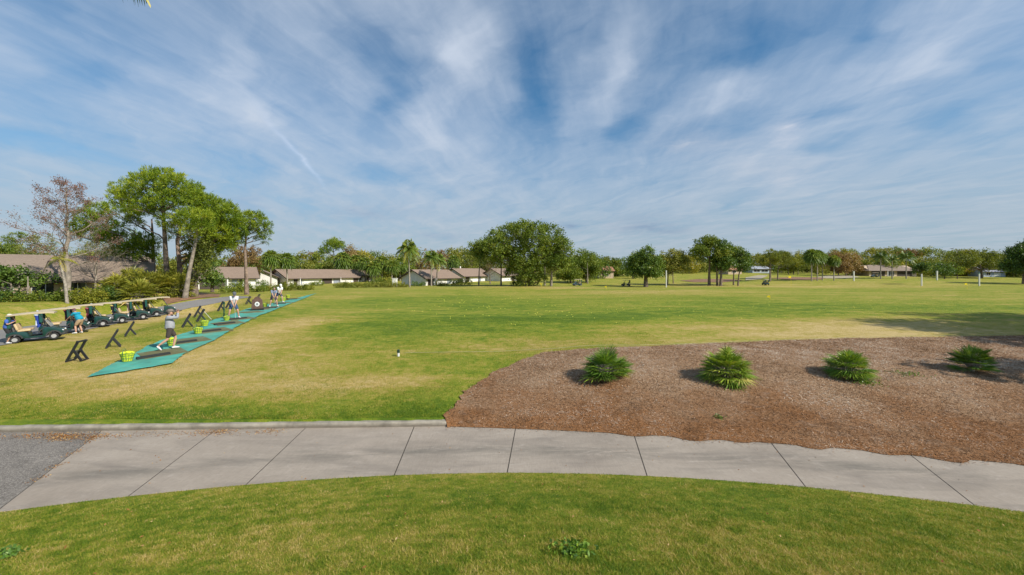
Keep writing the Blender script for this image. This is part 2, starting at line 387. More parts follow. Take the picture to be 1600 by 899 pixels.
ground = fast_mesh('ground', np.stack([gx.ravel(), gy.ravel(), gz_.ravel()], 1), fq, M_GRASS, tone=dryness(gx, gy).ravel(), smooth=True)
tag(ground, kind='structure')

# ------------------------------------------------------------------ pavement
def concrete_mat():
    m = bpy.data.materials.new('concrete'); m.use_nodes = True; t = NT(m.node_tree); b = m.node_tree.nodes['Principled BSDF']
    pos = t.new('ShaderNodeNewGeometry').outputs['Position']
    a = t.noise(pos, 0.8, 5, 0.6); f = t.noise(pos, 14, 6, 0.7); broom = t.noise(t.scalevec(pos, (60, 3, 1)), 1.0, 3, 0.6)
    c = t.mix(t.remap(a, 0.3, 0.7), (0.268, 0.228, 0.186, 1), (0.345, 0.298, 0.246, 1))
    c = t.mix(t.remap(f, 0.45, 0.75, 0, 0.45), c, (0.205, 0.170, 0.142, 1))
    c = t.mix(t.remap(broom, 0.42, 0.7, 0, 0.28), c, (0.42, 0.365, 0.31, 1))
    # dark worn band along the middle of the path
    sp = t.new('ShaderNodeSeparateXYZ'); t.put(sp.inputs[0], pos)
    x2 = t.math('MULTIPLY', sp.outputs[0], sp.outputs[0])
    mid = t.math('SUBTRACT', sp.outputs[1], t.math('ADD', 9.05-0.35, t.math('MULTIPLY', x2, -0.017)))
    band = t.math('POWER', 2.718, t.math('MULTIPLY', t.math('MULTIPLY', mid, mid), -9.0))
    st = t.noise(t.scalevec(pos, (0.5, 2.6, 1)), 1.0, 6, 0.7, 0.4)
    c = t.mix(t.math('MULTIPLY', band, t.remap(st, 0.40, 0.66, 0, 0.75)), c, (0.115, 0.108, 0.092, 1))
    st2 = t.noise(t.scalevec(pos, (0.35, 1.3, 1)), 1.3, 5, 0.6, 0.8)
    c = t.mix(t.remap(st2, 0.48, 0.75, 0, 0.6), c, (0.165, 0.145, 0.125, 1))
    st3 = t.noise(t.scalevec(pos, (1.1, 2.2, 1)), 2.2, 6, 0.75, 0.6); c = t.mix(t.remap(st3, 0.56, 0.70, 0, 0.38), c, (0.44, 0.39, 0.34, 1))
    sp2 = t.noise(pos, 90, 2, 0.5); c = t.mix(t.remap(sp2, 0.6, 0.8, 0, 0.4), c, (0.09, 0.085, 0.075, 1))
    t.put(b.inputs['Base Color'], c); b.inputs['Roughness'].default_value = 0.9; b.inputs['Specular IOR Level'].default_value = 0.2
    bp = t.new('ShaderNodeBump'); bp.inputs['Strength'].default_value = 0.25; bp.inputs['Distance'].default_value = 0.01
    t.put(bp.inputs['Height'], t.math('ADD', broom, f)); t.put(b.inputs['Normal'], bp.outputs[0])
    return m
def asphalt_mat(name, c1, c2, sc=110):
    m = bpy.data.materials.new(name); m.use_nodes = True; t = NT(m.node_tree); b = m.node_tree.nodes['Principled BSDF']
    pos = t.new('ShaderNodeNewGeometry').outputs['Position']
    vo = t.new('ShaderNodeTexVoronoi'); t.put(vo.inputs['Vector'], pos); vo.inputs['Scale'].default_value = sc
    g = t.remap(vo.outputs['Color'], 0.0, 1.0)
    big = t.noise(pos, 0.7, 5, 0.6)
    c = t.mix(t.math('ADD', t.math('MULTIPLY', t.math('POWER', g, 1.6), 0.75), t.math('MULTIPLY', t.math('SUBTRACT', t.noise(pos, 1.4, 6, .7, .6), .25), 0.75), clamp=True), (*c1, 1), (*c2, 1))
    t.put(b.inputs['Base Color'], c); b.inputs['Roughness'].default_value = 0.9; b.inputs['Specular IOR Level'].default_value = 0.2
    bp = t.new('ShaderNodeBump'); bp.inputs['Strength'].default_value = 0.5; bp.inputs['Distance'].default_value = 0.01
    t.put(bp.inputs['Height'], vo.outputs['Distance']); t.put(b.inputs['Normal'], bp.outputs[0])
    return m
M_CONC = concrete_mat()
M_ASPH = asphalt_mat('old asphalt', (0.060, 0.054, 0.048), (0.36, 0.325, 0.285), 62)
M_ROAD = asphalt_mat('cart path asphalt', (0.16, 0.155, 0.15), (0.25, 0.24, 0.23), 40)

JOINTS = [((150, 680), (0, 795)), ((325, 681), (205, 772)), ((470, 676), (392, 750)), ((645, 672), (617, 740)), ((805, 672), (792, 741)), ((990, 678), (1013, 750)), ((1207, 695), (1262, 765)), ((1425, 713), (1523, 790))]
def jl(pf, pn):
    a, b = np.array(unpx(*pf)), np.array(unpx(*pn)); d = a-b
    # extend to slab edges
    ts = np.linspace(-0.5, 1.5, 800); pts = b+ts[:, None]*d
    inside = (pts[:, 1] > yn(pts[:, 0])-0.03) & (pts[:, 1] < yf(pts[:, 0])+0.03)
    k = np.where(inside)[0]; return pts[k[0]], pts[k[-1]]
js = [jl(*j) for j in JOINTS]
# continue the joints beyond the frame to the right
for k in range(3):
    x0n, x0f = js[-1][0][0]+2.2, js[-1][1][0]+2.55
    js.append((np.array([x0n, float(yn(x0n))-.03]), np.array([x0f, float(yf(x0f))+.03])))
mb = MB(); GAP = 0.011
for (n0, f0), (n1, f1) in zip(js[:-1], js[1:]):
    N = 14
    top = []
    for k in range(N+1):
        u = k/N; xn = n0[0]+GAP+(n1[0]-n0[0]-2*GAP)*u; xf = f0[0]+GAP+(f1[0]-f0[0]-2*GAP)*u
        lin_n = n0[1]+(n1[1]-n0[1])*u; lin_f = f0[1]+(f1[1]-f0[1])*u
        a = (xn, float(yn(xn))-0.03 if k not in (0, N) else lin_n); b_ = (xf, float(yf(xf))+0.03 if k not in (0, N) else lin_f)
        top.append((a, b_))
    vs = [(p[0], p[1], 0.0) for ab in top for p in ab]+[(p[0], p[1], -0.1) for ab in top for p in ab]
    fs = []; o = 2*(N+1)
    for k in range(N):
        i = 2*k; fs += [(i, i+2, i+3, i+1), (i, i+o, i+2+o, i+2), (i+1, i+3, i+3+o, i+1+o)]
    fs += [(0, 1, 1+o, o), (2*N, 2*N+o, 2*N+1+o, 2*N+1)]
    mb.add(vs, fs)
path = mb.build('path', M_CONC); tag(path, kind='structure')
mb = MB()
for n0, f0 in js[:-1]:
    g_ = 0.013; mb.add([(n0[0]-g_, n0[1], -.004), (n0[0]+g_, n0[1], -.004), (f0[0]+g_, f0[1], -.004), (f0[0]-g_, f0[1], -.004)], [(0, 1, 2, 3)])
tag(mb.build('path_joints', mat('joint dirt', (0.06, 0.05, 0.04), .95, .3, 9)), kind='structure')
# old asphalt drive at the end of the concrete
a0, a1 = js[0]
N = 12; pts = []
mb = MB()
xsn = np.linspace(a0[0]-0.012, -30, N+1); xsf = np.linspace(a1[0]-0.012, -30, N+1)
vs = []; fs = []
for k in range(N+1):
    vs += [(xsn[k], float(yn(xsn[k]))-.05 if k else a0[1], -0.006), (xsf[k], float(yf(xsf[k]))+.03 if k else a1[1], -0.006)]
for k in range(N): fs.append((2*k, 2*k+1, 2*k+3, 2*k+2))
mb.add(vs, fs); road = mb.build('road', M_ASPH); tag(road, kind='structure')
# kerb: extruded profile with a dipping rounded end
M_KERB = mat('kerb concrete', (0.30, 0.27, 0.22), 0.9, 0.25, 3.0, 0.4, vec='Object')
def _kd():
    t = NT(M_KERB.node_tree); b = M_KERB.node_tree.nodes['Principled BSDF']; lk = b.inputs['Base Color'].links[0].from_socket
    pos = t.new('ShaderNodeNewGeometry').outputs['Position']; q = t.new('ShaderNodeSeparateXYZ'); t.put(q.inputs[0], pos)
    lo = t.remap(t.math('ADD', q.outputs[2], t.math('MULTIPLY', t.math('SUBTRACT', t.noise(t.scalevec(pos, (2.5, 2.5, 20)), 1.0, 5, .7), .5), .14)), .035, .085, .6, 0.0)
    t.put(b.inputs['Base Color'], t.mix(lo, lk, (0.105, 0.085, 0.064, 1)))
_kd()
mb = MB(); d = (KB-KA)/np.linalg.norm(KB-KA); nr = np.array([-d[1], d[0]])
prof = [(0.0, -0.08), (0.0, 0.078), (0.03, 0.112), (0.17, 0.118), (0.19, 0.10), (0.19, -0.08)]
sts = list(np.linspace(-14, 10.95, 60))+[11.05, 11.13, 11.18]
rows = []
L0 = np.linalg.norm(KB-KA)
for s_ in sts:
    hfac = 1.0 if s_ < 10.96 else (0.85, 0.55, 0.1)[[11.05, 11.13, 11.18].index(s_)]
    rows.append([(KA+d*(s_-10.95+L0)+nr*(q-0.02), (z_*hfac if z_ > 0 else z_)) for q, z_ in prof])
vs = [(p[0], p[1], z_) for i, r in enumerate(rows) for p, z_ in r]; k = len(prof)
fs = [(i*k+j, i*k+j+1, (i+1)*k+j+1, (i+1)*k+j) for i in range(len(rows)-1) for j in range(k-1)]+[tuple((len(rows)-1)*k+j for j in range(k))]
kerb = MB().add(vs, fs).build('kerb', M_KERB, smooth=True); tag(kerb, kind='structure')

def sheet(name, outline, mt, lift=0.004, step=0.5, kind='structure', zmin=-9.0):
    """a draped sheet over the terrain inside a world-space outline"""
    bm = bmesh.new(); vs = [bm.verts.new((p[0], p[1], 0)) for p in outline]; bm.faces.new(vs)
    bmesh.ops.triangulate(bm, faces=bm.faces)
    x0, x1 = min(p[0] for p in outline), max(p[0] for p in outline); y0, y1 = min(p[1] for p in outline), max(p[1] for p in outline)
    for ax, lo, hi in ((0, x0, x1), (1, y0, y1)):
        for c in np.arange(lo+step, hi, step):
            co = [0, 0, 0]; no = [0, 0, 0]; co[ax] = c; no[ax] = 1
            bmesh.ops.bisect_plane(bm, geom=bm.verts[:]+bm.edges[:]+bm.faces[:], plane_co=co, plane_no=no)
    bmesh.ops.recalc_face_normals(bm, faces=bm.faces)
    xy = np.array([v.co[:2] for v in bm.verts]); z = np.maximum(terr(xy[:, 0], xy[:, 1]), zmin)
    for v, zz_ in zip(bm.verts, z): v.co.z = zz_+lift
    if sum(f.normal.z for f in bm.faces) < 0: bmesh.ops.reverse_faces(bm, faces=bm.faces)
    for f in bm.faces: f.smooth = True
    me = bpy.data.meshes.new(name); bm.to_mesh(me); bm.free()
    o = addmesh(name, me, None, [mt])
    if kind: o['kind'] = kind
    return o

rng = np.random.default_rng(7); random.seed(7)
def inside_poly(x, y, poly):
    poly = np.asarray(poly); r = np.zeros(np.shape(x), bool); n = len(poly); j = n-1
    for i in range(n):
        xi, yi = poly[i]; xj, yj = poly[j]
        c = ((yi > y) != (yj > y)) & (x < (xj-xi)*(y-yi)/(yj-yi+1e-12)+xi); r ^= c; j = i
    return r

# mulch bed
def wob(pts, amp, seed, n=8):
    """subdivide an outline and make it uneven"""
    rg = np.random.default_rng(seed); out = []
    for a, b in zip(pts[:-1], pts[1:]):
        for k in range(n):
            u = k/n; out.append((a[0]+(b[0]-a[0])*u+rg.normal(0, amp), a[1]+(b[1]-a[1])*u+rg.normal(0, amp)))
    out.append(tuple(pts[-1])); return out
bed_top = [G(*p)[:2] for p in [(694, 662), (706, 640), (722, 618), (745, 600), (775, 582), (810, 565), (850, 552), (920, 547), (1000, 543), (1100, 538), (1200, 534), (1300, 531), (1450, 528), (1600, 526)]]
bed_top += [(bed_top[-1][0]+8, bed_top[-1][1]-0.5), (bed_top[-1][0]+16, bed_top[-1][1]-3)]
xb = np.linspace(34, KB[0]+0.25, 90)
def spill(x): return 0.07+max(0.0, 0.03+0.16*math.sin(x*2.3+1)*math.sin(x*0.9)+0.12*math.sin(x*5.1)*(0.4+0.6*float(sst(2, 5, x))))*float(sst(0.5, 4, x))
xb = np.linspace(34, KB[0]+0.25, 260)
bed_low = [(x, float(yf(x))+0.02-spill(x)) for x in xb]
BED = wob(bed_top, 0.05, 3)+bed_low
def mulch_mat():
    m = bpy.data.materials.new('mulch'); m.use_nodes = True; t = NT(m.node_tree); b = m.node_tree.nodes['Principled BSDF']
    pos = t.new('ShaderNodeNewGeometry').outputs['Position']
    sp = t.new('ShaderNodeSeparateXYZ'); t.put(sp.inputs[0], pos)
    near = t.math('SUBTRACT', sp.outputs[1], t.math('ADD', 11.9, t.math('MULTIPLY', sp.outputs[0], -0.14)))
    big = t.noise(pos, 0.6, 5, 0.6)
    fresh = t.remap(t.math('ADD', near, t.math('MULTIPLY', t.math('SUBTRACT', big, .5), 11.0)), -2.2, 2.6, 1, 0.12, True)
    f = t.noise(pos, 30, 5, 0.75); f2 = t.noise(t.scalevec(pos, (14, 55, 1)), 1.0, 4, 0.7, 1.0)
    c = t.mix(t.remap(f, 0.3, 0.7), (0.18, 0.112, 0.066, 1), (0.50, 0.345, 0.215, 1))
    cf = t.mix(t.remap(f2, 0.3, 0.7), (0.135, 0.062, 0.026, 1), (0.37, 0.18, 0.075, 1))
    c = t.mix(fresh, c, cf)
    dk = t.noise(pos, 1.7, 5, 0.65); c = t.mix(t.remap(dk, 0.55, 0.72, 0, 0.65), c, (0.08, 0.048, 0.028, 1))
    lt = t.noise(pos, 2.6, 6, 0.7, 0.5); c = t.mix(t.remap(lt, 0.55, 0.72, 0, 0.45), c, (0.46, 0.37, 0.29, 1))
    t.put(b.inputs['Base Color'], c); b.inputs['Roughness'].default_value = 0.95; b.inputs['Specular IOR Level'].default_value = 0.1
    bp = t.new('ShaderNodeBump'); bp.inputs['Strength'].default_value = 0.9; bp.inputs['Distance'].default_value = 0.05
    t.put(bp.inputs['Height'], t.math('ADD', t.noise(pos, 12, 6, 0.75), t.math('MULTIPLY', f, 0.6))); t.put(b.inputs['Normal'], bp.outputs[0])
    return m
M_MULCH = mulch_mat()
bed = sheet('mulch_bed', BED, M_MULCH, 0.036, 0.3, zmin=-0.026)

# ------------------------------------------------------------------ scattered ground cover (uncountable: stuff)
def blades(name, x, y, hgt, wid, tone, mt, lean=0.5):
    n = len(x); z = terr(x, y)
    a = rng.uniform(0, 2*PI, n); h = hgt*rng.uniform(0.5, 1.3, n); w = wid*rng.uniform(0.7, 1.3, n)
    lx, ly = rng.normal(0, lean, n)*h, rng.normal(0, lean, n)*h
    b = np.stack([x, y, z-0.004], 1); dx = np.stack([np.cos(a)*w/2, np.sin(a)*w/2, np.zeros(n)], 1)
    tip = b+np.stack([lx, ly, h], 1)
    V = np.stack([b-dx, b+dx, tip], 1).reshape(-1, 3)
    o = fast_mesh(name, V, None, mt, tone=np.repeat(tone, 3), n=3)
    return tag(o, kind='stuff')
def vnoise(x, y, sc, seed):
    rg = np.random.default_rng(seed); g = rg.random((257, 257)); u = np.asarray(x)*sc+1000; v = np.asarray(y)*sc+1000
    i, j = np.floor(u).astype(int), np.floor(v).astype(int); fu, fv = u-i, v-j
    fu, fv = fu*fu*(3-2*fu), fv*fv*(3-2*fv); q = lambda a, b: g[a % 256, b % 256]
    return (q(i, j)*(1-fu)+q(i+1, j)*fu)*(1-fv)+(q(i, j+1)*(1-fu)+q(i+1, j+1)*fu)*fv
def bladetone(x, y):
    t_ = dryness(x, y)+(vnoise(x, y, 1.0, 1)-.5)*0.55+(vnoise(x, y, 3.4, 2)-.5)*0.42+(vnoise(x, y, 9, 12)-.5)*0.60+(vnoise(x, y, 0.35, 5)-.5)*.36
    nr_ = sst(9.6, 8.4, y)
    t_ = t_-nr_*((vnoise(x, y, 1.0, 1)-.5)*0.33+(vnoise(x, y, 0.35, 5)-.5)*.22+(vnoise(x, y, 3.4, 2)-.5)*0.14-.03)
    return t_+rng.normal(0, 0.22, len(x))-0.03
n = 900000
y = rng.uniform(2.6, 8.3, n); x = rng.uniform(-1, 1, n)*(1.32*y+1.2)
k = (y < yn(x)+0.02) & (rng.random(n) < np.clip(4.6/y, .45, 1)); x, y = x[k], y[k]
edge = np.clip((yn(x)-y)/0.35, 0.0, 1)
blades('lawn_grass', x, y, 0.025*(0.75+0.25*edge)*(0.7+0.6*vnoise(x, y, 1.6, 8)), 0.006, bladetone(x, y), M_BLADE, 0.7)
# denser weedy clump near the frame edge
n = 420000
y = 10.1+rng.random(n)**1.5*16; x = rng.uniform(-1, 1, n)*(1.3*y+1); k = (x < 7) & (y > yf(x)+0.16) & ~inside_poly(x, y, BED)
x, y = x[k], y[k]
blades('field_grass', x, y, 0.034*np.ones(len(x))*(0.7+0.6*vnoise(x, y, 1.2, 9)), 0.011, bladetone(x, y), M_BLADE, 0.6)
# pine straw and chips over the bed
M_STRAW = foliage('pine straw', [(0, (0.075, 0.038, 0.020)), (0.42, (0.275, 0.145, 0.070)), (0.72, (0.42, 0.290, 0.195)), (0.97, (0.52, 0.42, 0.33)), (1, (0.60, 0.52, 0.42))], 0.0, 0.9, 0.1)
n = 420000
y = 8+rng.random(n)**1.25*17; x = rng.uniform(-2.5, 26, n); k = (x < 1.32*y+1) & inside_poly(x, y+rng.normal(0, .07, n)+(rng.random(n) < .05)*np.abs(rng.normal(0, .22, n)), BED); x, y = x[k], y[k]; n = len(x)
z = np.maximum(terr(x, y), -0.026)+0.040+rng.uniform(0, 0.02, n)
a = rng.uniform(0, 2*PI, n); L = rng.uniform(0.025, 0.085, n)*(0.6+0.03*y); wd = rng.uniform(0.0015, 0.0042, n)*(0.5+y*0.06); til = rng.normal(0, 0.25, n)
d1 = np.stack([np.cos(a), np.sin(a), til], 1)*L[:, None]; d2 = np.stack([-np.sin(a), np.cos(a), rng.normal(0, .3, n)], 1)*wd[:, None]
c0 = np.stack([x, y, z], 1); V = np.stack([c0-d1/2-d2, c0+d1/2-d2, c0+d1/2+d2, c0-d1/2+d2], 1).reshape(-1, 3)
frs = np.clip(1-(y-(11.9-0.14*x)+(vnoise(x, y, .6, 4)-.5)*7)/4, 0.12, 1)
tn = np.where(rng.random(n) < 0.35+0.6*frs, rng.normal(0.34, 0.20, n), rng.normal(0.66, 0.24, n)); tn = tn+(vnoise(x, y, 1.7, 21)-.5)*.5+(vnoise(x, y, .7, 22)-.5)*.3
tag(fast_mesh('pine_straw', V, None, M_STRAW, tone=np.repeat(np.clip(tn, 0, 1), 4)), kind='stuff')
# fallen leaves along the kerb and over the lawn
xs_, ys_ = [], []
for px, py, r_, k in [(140, 690, .12, 50), (115, 708, .12, 50), (88, 728, .12, 50), (60, 748, .12, 40), (1100, 690, 1.0, 60), (60, 682, 1.2, 160), (85, 680, .8, 420), (100, 684, .35, 420), (135, 682, .9, 260), (150, 683, .25, 200), (300, 677, 1.4, 260), (340, 675, .35, 320), (420, 674, .3, 120), (420, 676, .6, 50), (210, 682, .8, 60)]:
    g = np.array(unpx(px, py)); xs_.append(rng.normal(g[0], r_*.6, k)); ys_.append(np.minimum(rng.normal(g[1], .1, k), yf(xs_[-1])-0.04))
k = 150; yy = rng.uniform(3, 7.6, k); xs_.append(rng.uniform(-1.2, 1.2, k)*yy); ys_.append(yy)
k = 400; yy = rng.uniform(10.4, 15, k); xx = rng.uniform(-1.2, -.05, k)*yy; xs_.append(xx); ys_.append(yy)
k = 120; yy = rng.uniform(7.7, 10, k); xs_.append(rng.uniform(-1.2, 1.1, k)*yy); ys_.append(yy)
x = np.concatenate(xs_); y = np.concatenate(ys_); n = len(x)
tz = terr(x, y); z = np.where(tz < -0.01, 0.008, tz+0.035)
a = rng.uniform(0, 2*PI, n); s_ = rng.uniform(0.009, 0.022, n)
d1 = np.stack([np.cos(a), np.sin(a), rng.normal(0, .35, n)], 1)*s_[:, None]; d2 = np.stack([-np.sin(a), np.cos(a), rng.normal(0, .35, n)], 1)*s_[:, None]*.5
c0 = np.stack([x, y, z], 1); V = np.stack([c0-d1, c0-d2, c0+d1, c0+d2], 1).reshape(-1, 3)
M_LEAF = foliage('dead leaves', [(0, (0.16, 0.06, 0.02)), (0.5, (0.33, 0.16, 0.05)), (1, (0.5, 0.36, 0.18))], 0.1, 0.8, 0.2)
tag(fast_mesh('fallen_leaves', V, None, M_LEAF, tone=np.repeat(rng.random(n), 4)), kind='stuff')

# asphalt cart path behind the tee, pine-straw bed under the pines, far sand and paths
cp_r = [(-60, 552), (0, 541), (60, 531), (130, 517), (200, 503), (270, 488), (300, 481), (330, 476), (365, 469), (395, 465)]
cp_l = [(372, 463), (340, 466), (310, 469), (285, 473), (262, 478), (225, 484), (170, 492), (110, 501), (40, 511), (-60, 524)]
PATHW = [G(*p)[:2] for p in cp_r]+[G(*p)[:2] for p in cp_l]
tag(sheet('cart_path', PATHW, M_ROAD, 0.03, 0.7), kind='structure')
sp_ = [G(*p)[:2] for p in [(262, 476), (285, 471), (310, 467), (342, 464.5), (345, 461), (322, 458.5), (290, 458), (262, 460), (250, 467)]]
M_STRAWBED = mat('pine straw bed', (0.24, 0.13, 0.07), 0.95, 0.35, 2.5, 0.6, vec='Object')
sheet('pine_straw_bed', sp_, M_STRAWBED, 0.05, 0.8)
M_SAND = mat('bunker sand', (0.36, 0.31, 0.22), 0.95, 0.15, 0.6, 0.2)
for pts in ([(1276, 433.5), (1300, 431), (1330, 431.5), (1345, 433.5), (1320, 435.5), (1290, 435.5)], [(1165, 434), (1185, 430.5), (1200, 431), (1188, 437), (1165, 438.5)]):
    sheet('bunker', [G(*p)[:2] for p in pts], M_SAND, 0.10, 4)
for pts in ([(1062, 439), (1090, 436.5), (1140, 436.5), (1160, 438.5), (1130, 441.5), (1085, 441.5)], [(1200, 435), (1240, 433.5), (1290, 434), (1285, 437), (1240, 438)]):
    sheet('pine_straw_bed', [G(*p)[:2] for p in pts], M_STRAWBED, 0.10, 4)

# ------------------------------------------------------------------ foliage builders
def unit(n):
    v = rng.normal(0, 1, (n, 3)); return v/np.linalg.norm(v, axis=1)[:, None]
def cards(c, L, Wd, axis=None, spread=1.0):
    """diamond leaves at c; axis gives a preferred direction per leaf"""
    n = len(c); a = unit(n)
    if axis is not None: a = axis+a*spread; a /= np.linalg.norm(a, axis=1)[:, None]
    b = np.cross(a, unit(n)); b /= np.linalg.norm(b, axis=1)[:, None]+1e-9
    L = np.broadcast_to(L, n)[:, None]*rng.uniform(.7, 1.3, (n, 1)); Wd = np.broadcast_to(Wd, n)[:, None]*rng.uniform(.7, 1.3, (n, 1))
    return np.stack([c-a*L/2, c+b*Wd/2, c+a*L/2, c-b*Wd/2], 1).reshape(-1, 3)
def crown(clumps, leaf, dens, kind='leaf', tone0=0.45, tvar=0.16, flat=0.45, node_leaves=14, gap=0.25):
    """leaf faces around twig nodes on each clump; clumps rows (x,y,z,r,rz)"""
    Vs, Ts = [], []
    for cx, cy, cz, r, rz in clumps:
        nn = max(10, int(dens*r*r*4*PI/(leaf*leaf)/node_leaves*(4.4 if kind == 'needle' else 2.3)))
        d = unit(nn); keep = d[:, 2] > -flat-rng.random(nn)*0.5; d = d[keep]
        rr = 1-gap*1.6*rng.random(len(d))**1.6; rr *= 0.86+0.28*rng.random(len(d))
        nodes = np.array([cx, cy, cz])+d*np.array([r, r, rz])*rr[:, None]
        k = node_leaves
        c = np.repeat(nodes, k, 0); dd = np.repeat(d, k, 0); m = len(c)
        if kind == 'needle':
            # tufts: needles radiate from the node, upward and outward
            ax = dd*0.6+np.array([0, 0, 0.55]); ax = ax+unit(m)*0.75; ax /= np.linalg.norm(ax, axis=1)[:, None]
            c = c+rng.normal(0, leaf*0.3, (m, 3)); c2 = c+ax*leaf*0.5
            V = cards(c2, leaf*1.15, leaf*0.19, ax, 0.15)
        else:
            c = c+rng.normal(0, leaf*0.75, (m, 3)); V = cards(c, leaf, leaf*0.55, dd*0.4, 1.0)
        tc = tone0+rng.normal(0, tvar*0.55); t_ = np.repeat(tc+rng.normal(0, tvar*0.6, len(d)), k)+rng.normal(0, tvar*0.55, m)
        Vs.append(V); Ts.append(np.repeat(t_, 4))
    return np.concatenate(Vs), np.clip(np.concatenate(Ts), 0, 1)
def wavy(a, b, amp, n=5, rg=random):
    a, b = Vector(a), Vector(b); L = (b-a).length; out = []
    for i in range(n+1):
        u = i/n; o = Vector((rg.uniform(-1, 1), rg.uniform(-1, 1), rg.uniform(-.4, .4)))*amp*L*math.sin(PI*u); out.append(a.lerp(b, u)+o)
    return out

M_BARK = mat('bark', (0.20, 0.155, 0.12), 0.95, 0.4, 3.0, 0.7, vec='Object', bscale=9)
M_BARKP = mat('pine bark', (0.24, 0.175, 0.135), 0.95, 0.45, 2.2, 0.8, vec='Object', bscale=7)
M_BARKG = mat('pale bark', (0.27, 0.23, 0.185), 0.95, 0.35, 3.0, 0.6, vec='Object', bscale=9)
F_PINE = foliage('pine needles', [(0, (0.044, 0.085, 0.011)), (0.35, (0.122, 0.196, 0.015)), (0.65, (0.257, 0.324, 0.023)), (1, (0.445, 0.426, 0.039))], 0.30)
F_DARK = foliage('dark leaves', [(0, (0.029, 0.060, 0.013)), (0.4, (0.079, 0.142, 0.022)), (0.7, (0.162, 0.232, 0.035)), (1, (0.300, 0.302, 0.047))], 0.22, 0.45, 0.35)
F_MID = foliage('mid green leaves', [(0, (0.056, 0.101, 0.014)), (0.4, (0.146, 0.202, 0.025)), (0.7, (0.261, 0.283, 0.041)), (1, (0.429, 0.365, 0.057))], 0.28)
F_OLIVE = foliage('olive leaves', [(0, (0.075, 0.099, 0.019)), (0.4, (0.176, 0.206, 0.033)), (0.7, (0.276, 0.269, 0.046)), (1, (0.402, 0.340, 0.082))], 0.28)
F_YELLOW = foliage('yellow green leaves', [(0, (0.087, 0.116, 0.017)), (0.4, (0.203, 0.225, 0.026)), (0.7, (0.334, 0.297, 0.036)), (1, (0.478, 0.377, 0.072))], 0.3)
F_RUST = foliage('rusty leaves', [(0, (0.088, 0.049, 0.022)), (0.4, (0.208, 0.130, 0.053)), (0.7, (0.302, 0.203, 0.076)), (1, (0.378, 0.324, 0.138))], 0.25)
F_PALM = foliage('palm leaves', [(0, (0.051, 0.092, 0.017)), (0.4, (0.123, 0.193, 0.029)), (0.7, (0.246, 0.286, 0.043)), (0.9, (0.512, 0.420, 0.072)), (1, (0.614, 0.336, 0.115))], 0.25, 0.45, 0.4)
F_FAN = foliage('fan palm leaves', [(0, (0.090, 0.106, 0.017)), (0.4, (0.244, 0.261, 0.036)), (0.7, (0.435, 0.377, 0.065)), (0.9, (0.600, 0.483, 0.130)), (1, (0.600, 0.444, 0.173))], 0.25, 0.4, 0.4)
F_BUSH = foliage('bed palm leaves', [(0, (0.051, 0.106, 0.020)), (0.4, (0.115, 0.222, 0.029)), (0.7, (0.256, 0.347, 0.036)), (0.9, (0.512, 0.463, 0.086)), (1, (0.600, 0.522, 0.173))], 0.22, 0.4, 0.4)
M_PTRUNK = mat('palm trunk', (0.33, 0.29, 0.24), 0.95, 0.3, 5.0, 0.6, vec='Object')

def tree(name, label, base, trunks, clumps, foil, bark=None, leaf=0.35, dens=1.0, kind='leaf', tone=0.45, tvar=0.16, group=None, cat='tree', limbs=True, r0=0.22, flat=0.45, node=14, gap=0.25, limb_r=0.07):
    """trunks: lists of local points (first one the main trunk); clumps local (x,y,z,r,rz)"""
    root = thing(name, label, cat, base, 0, group)
    m = MB(); allp = []
    for ti, pts in enumerate(trunks):
        if ti: m.tube([Vector(trunks[0][0])+Vector((0, 0, -.1)), Vector(pts[0])+Vector((0, 0, -.1))], .12, 5)
        n_ = len(pts); rr = [(r0[ti] if hasattr(r0, '__len__') else r0)*(1.25 if i == 0 else 1-0.72*i/(n_-1)) for i in range(n_)]
        m.tube(pts, rr, 9, True); allp += [(Vector(p), r_) for p, r_ in zip(pts, rr)]
    if limbs:
        dense = []
        for ti, pts in enumerate(trunks):
            for a, b in zip(pts[:-1], pts[1:]):
                for u in (0, .25, .5, .75): dense.append(Vector(a).lerp(Vector(b), u))
            dense.append(Vector(pts[-1]))
        zt = max(p.z for p in dense)
        for c in clumps:
            cc = Vector(c[:3])-Vector((0, 0, c[4]*0.25))
            cand = [p for p in dense if p.z < cc.z+0.2 and p.z > zt*0.30] or dense
            s_ = min(cand, key=lambda p: (p-cc).length+abs(p.z-(cc.z-0.55*(Vector((p.x, p.y, 0))-Vector((cc.x, cc.y, 0))).length))*0.8)
            L = (cc-s_).length
            if L < 0.2: continue
            lr = min(limb_r*(0.6+0.25*math.sqrt(L)), 0.2)
            w_ = wavy(s_, cc, 0.09, 4); m.tube(w_, [lr*(1-0.72*i/4) for i in range(5)], 6, False)
            for q in range(3):
                e = cc+Vector((random.uniform(-1, 1)*c[3], random.uniform(-1, 1)*c[3], random.uniform(-.2, .8)*c[4]))*0.75
                m.tube(wavy(w_[3], e, .1, 2), [lr*.32, lr*.22, lr*.1], 4, False)
    m.build('trunk', bark or M_BARK, root, smooth=True)
    if clumps:
        V, tn = crown(clumps, leaf, dens, kind, tone, tvar, flat, node, gap)
        fast_mesh('crown', V, None, foil, root, tone=tn)
    return root
def clump_px(lst, base, D, depth=1.0, squash=0.8, zoom=None, dscale=1.0):
    """clumps traced in the photograph, given their own depth; returns local clumps"""
    out = []
    for i, c in enumerate(lst):
        px, py, r = c[:3]
        if zoom: px, py, r = zoom[0]+px/zoom[2], zoom[1]+py/zoom[2], r/zoom[2]
        dd = D+(c[3] if len(c) > 3 else random.uniform(-1, 1)*depth)
        p = P(px, py, dd)-base; rr = r/PM(dd); out.append((p.x, p.y, p.z, rr, rr*squash))
    return out
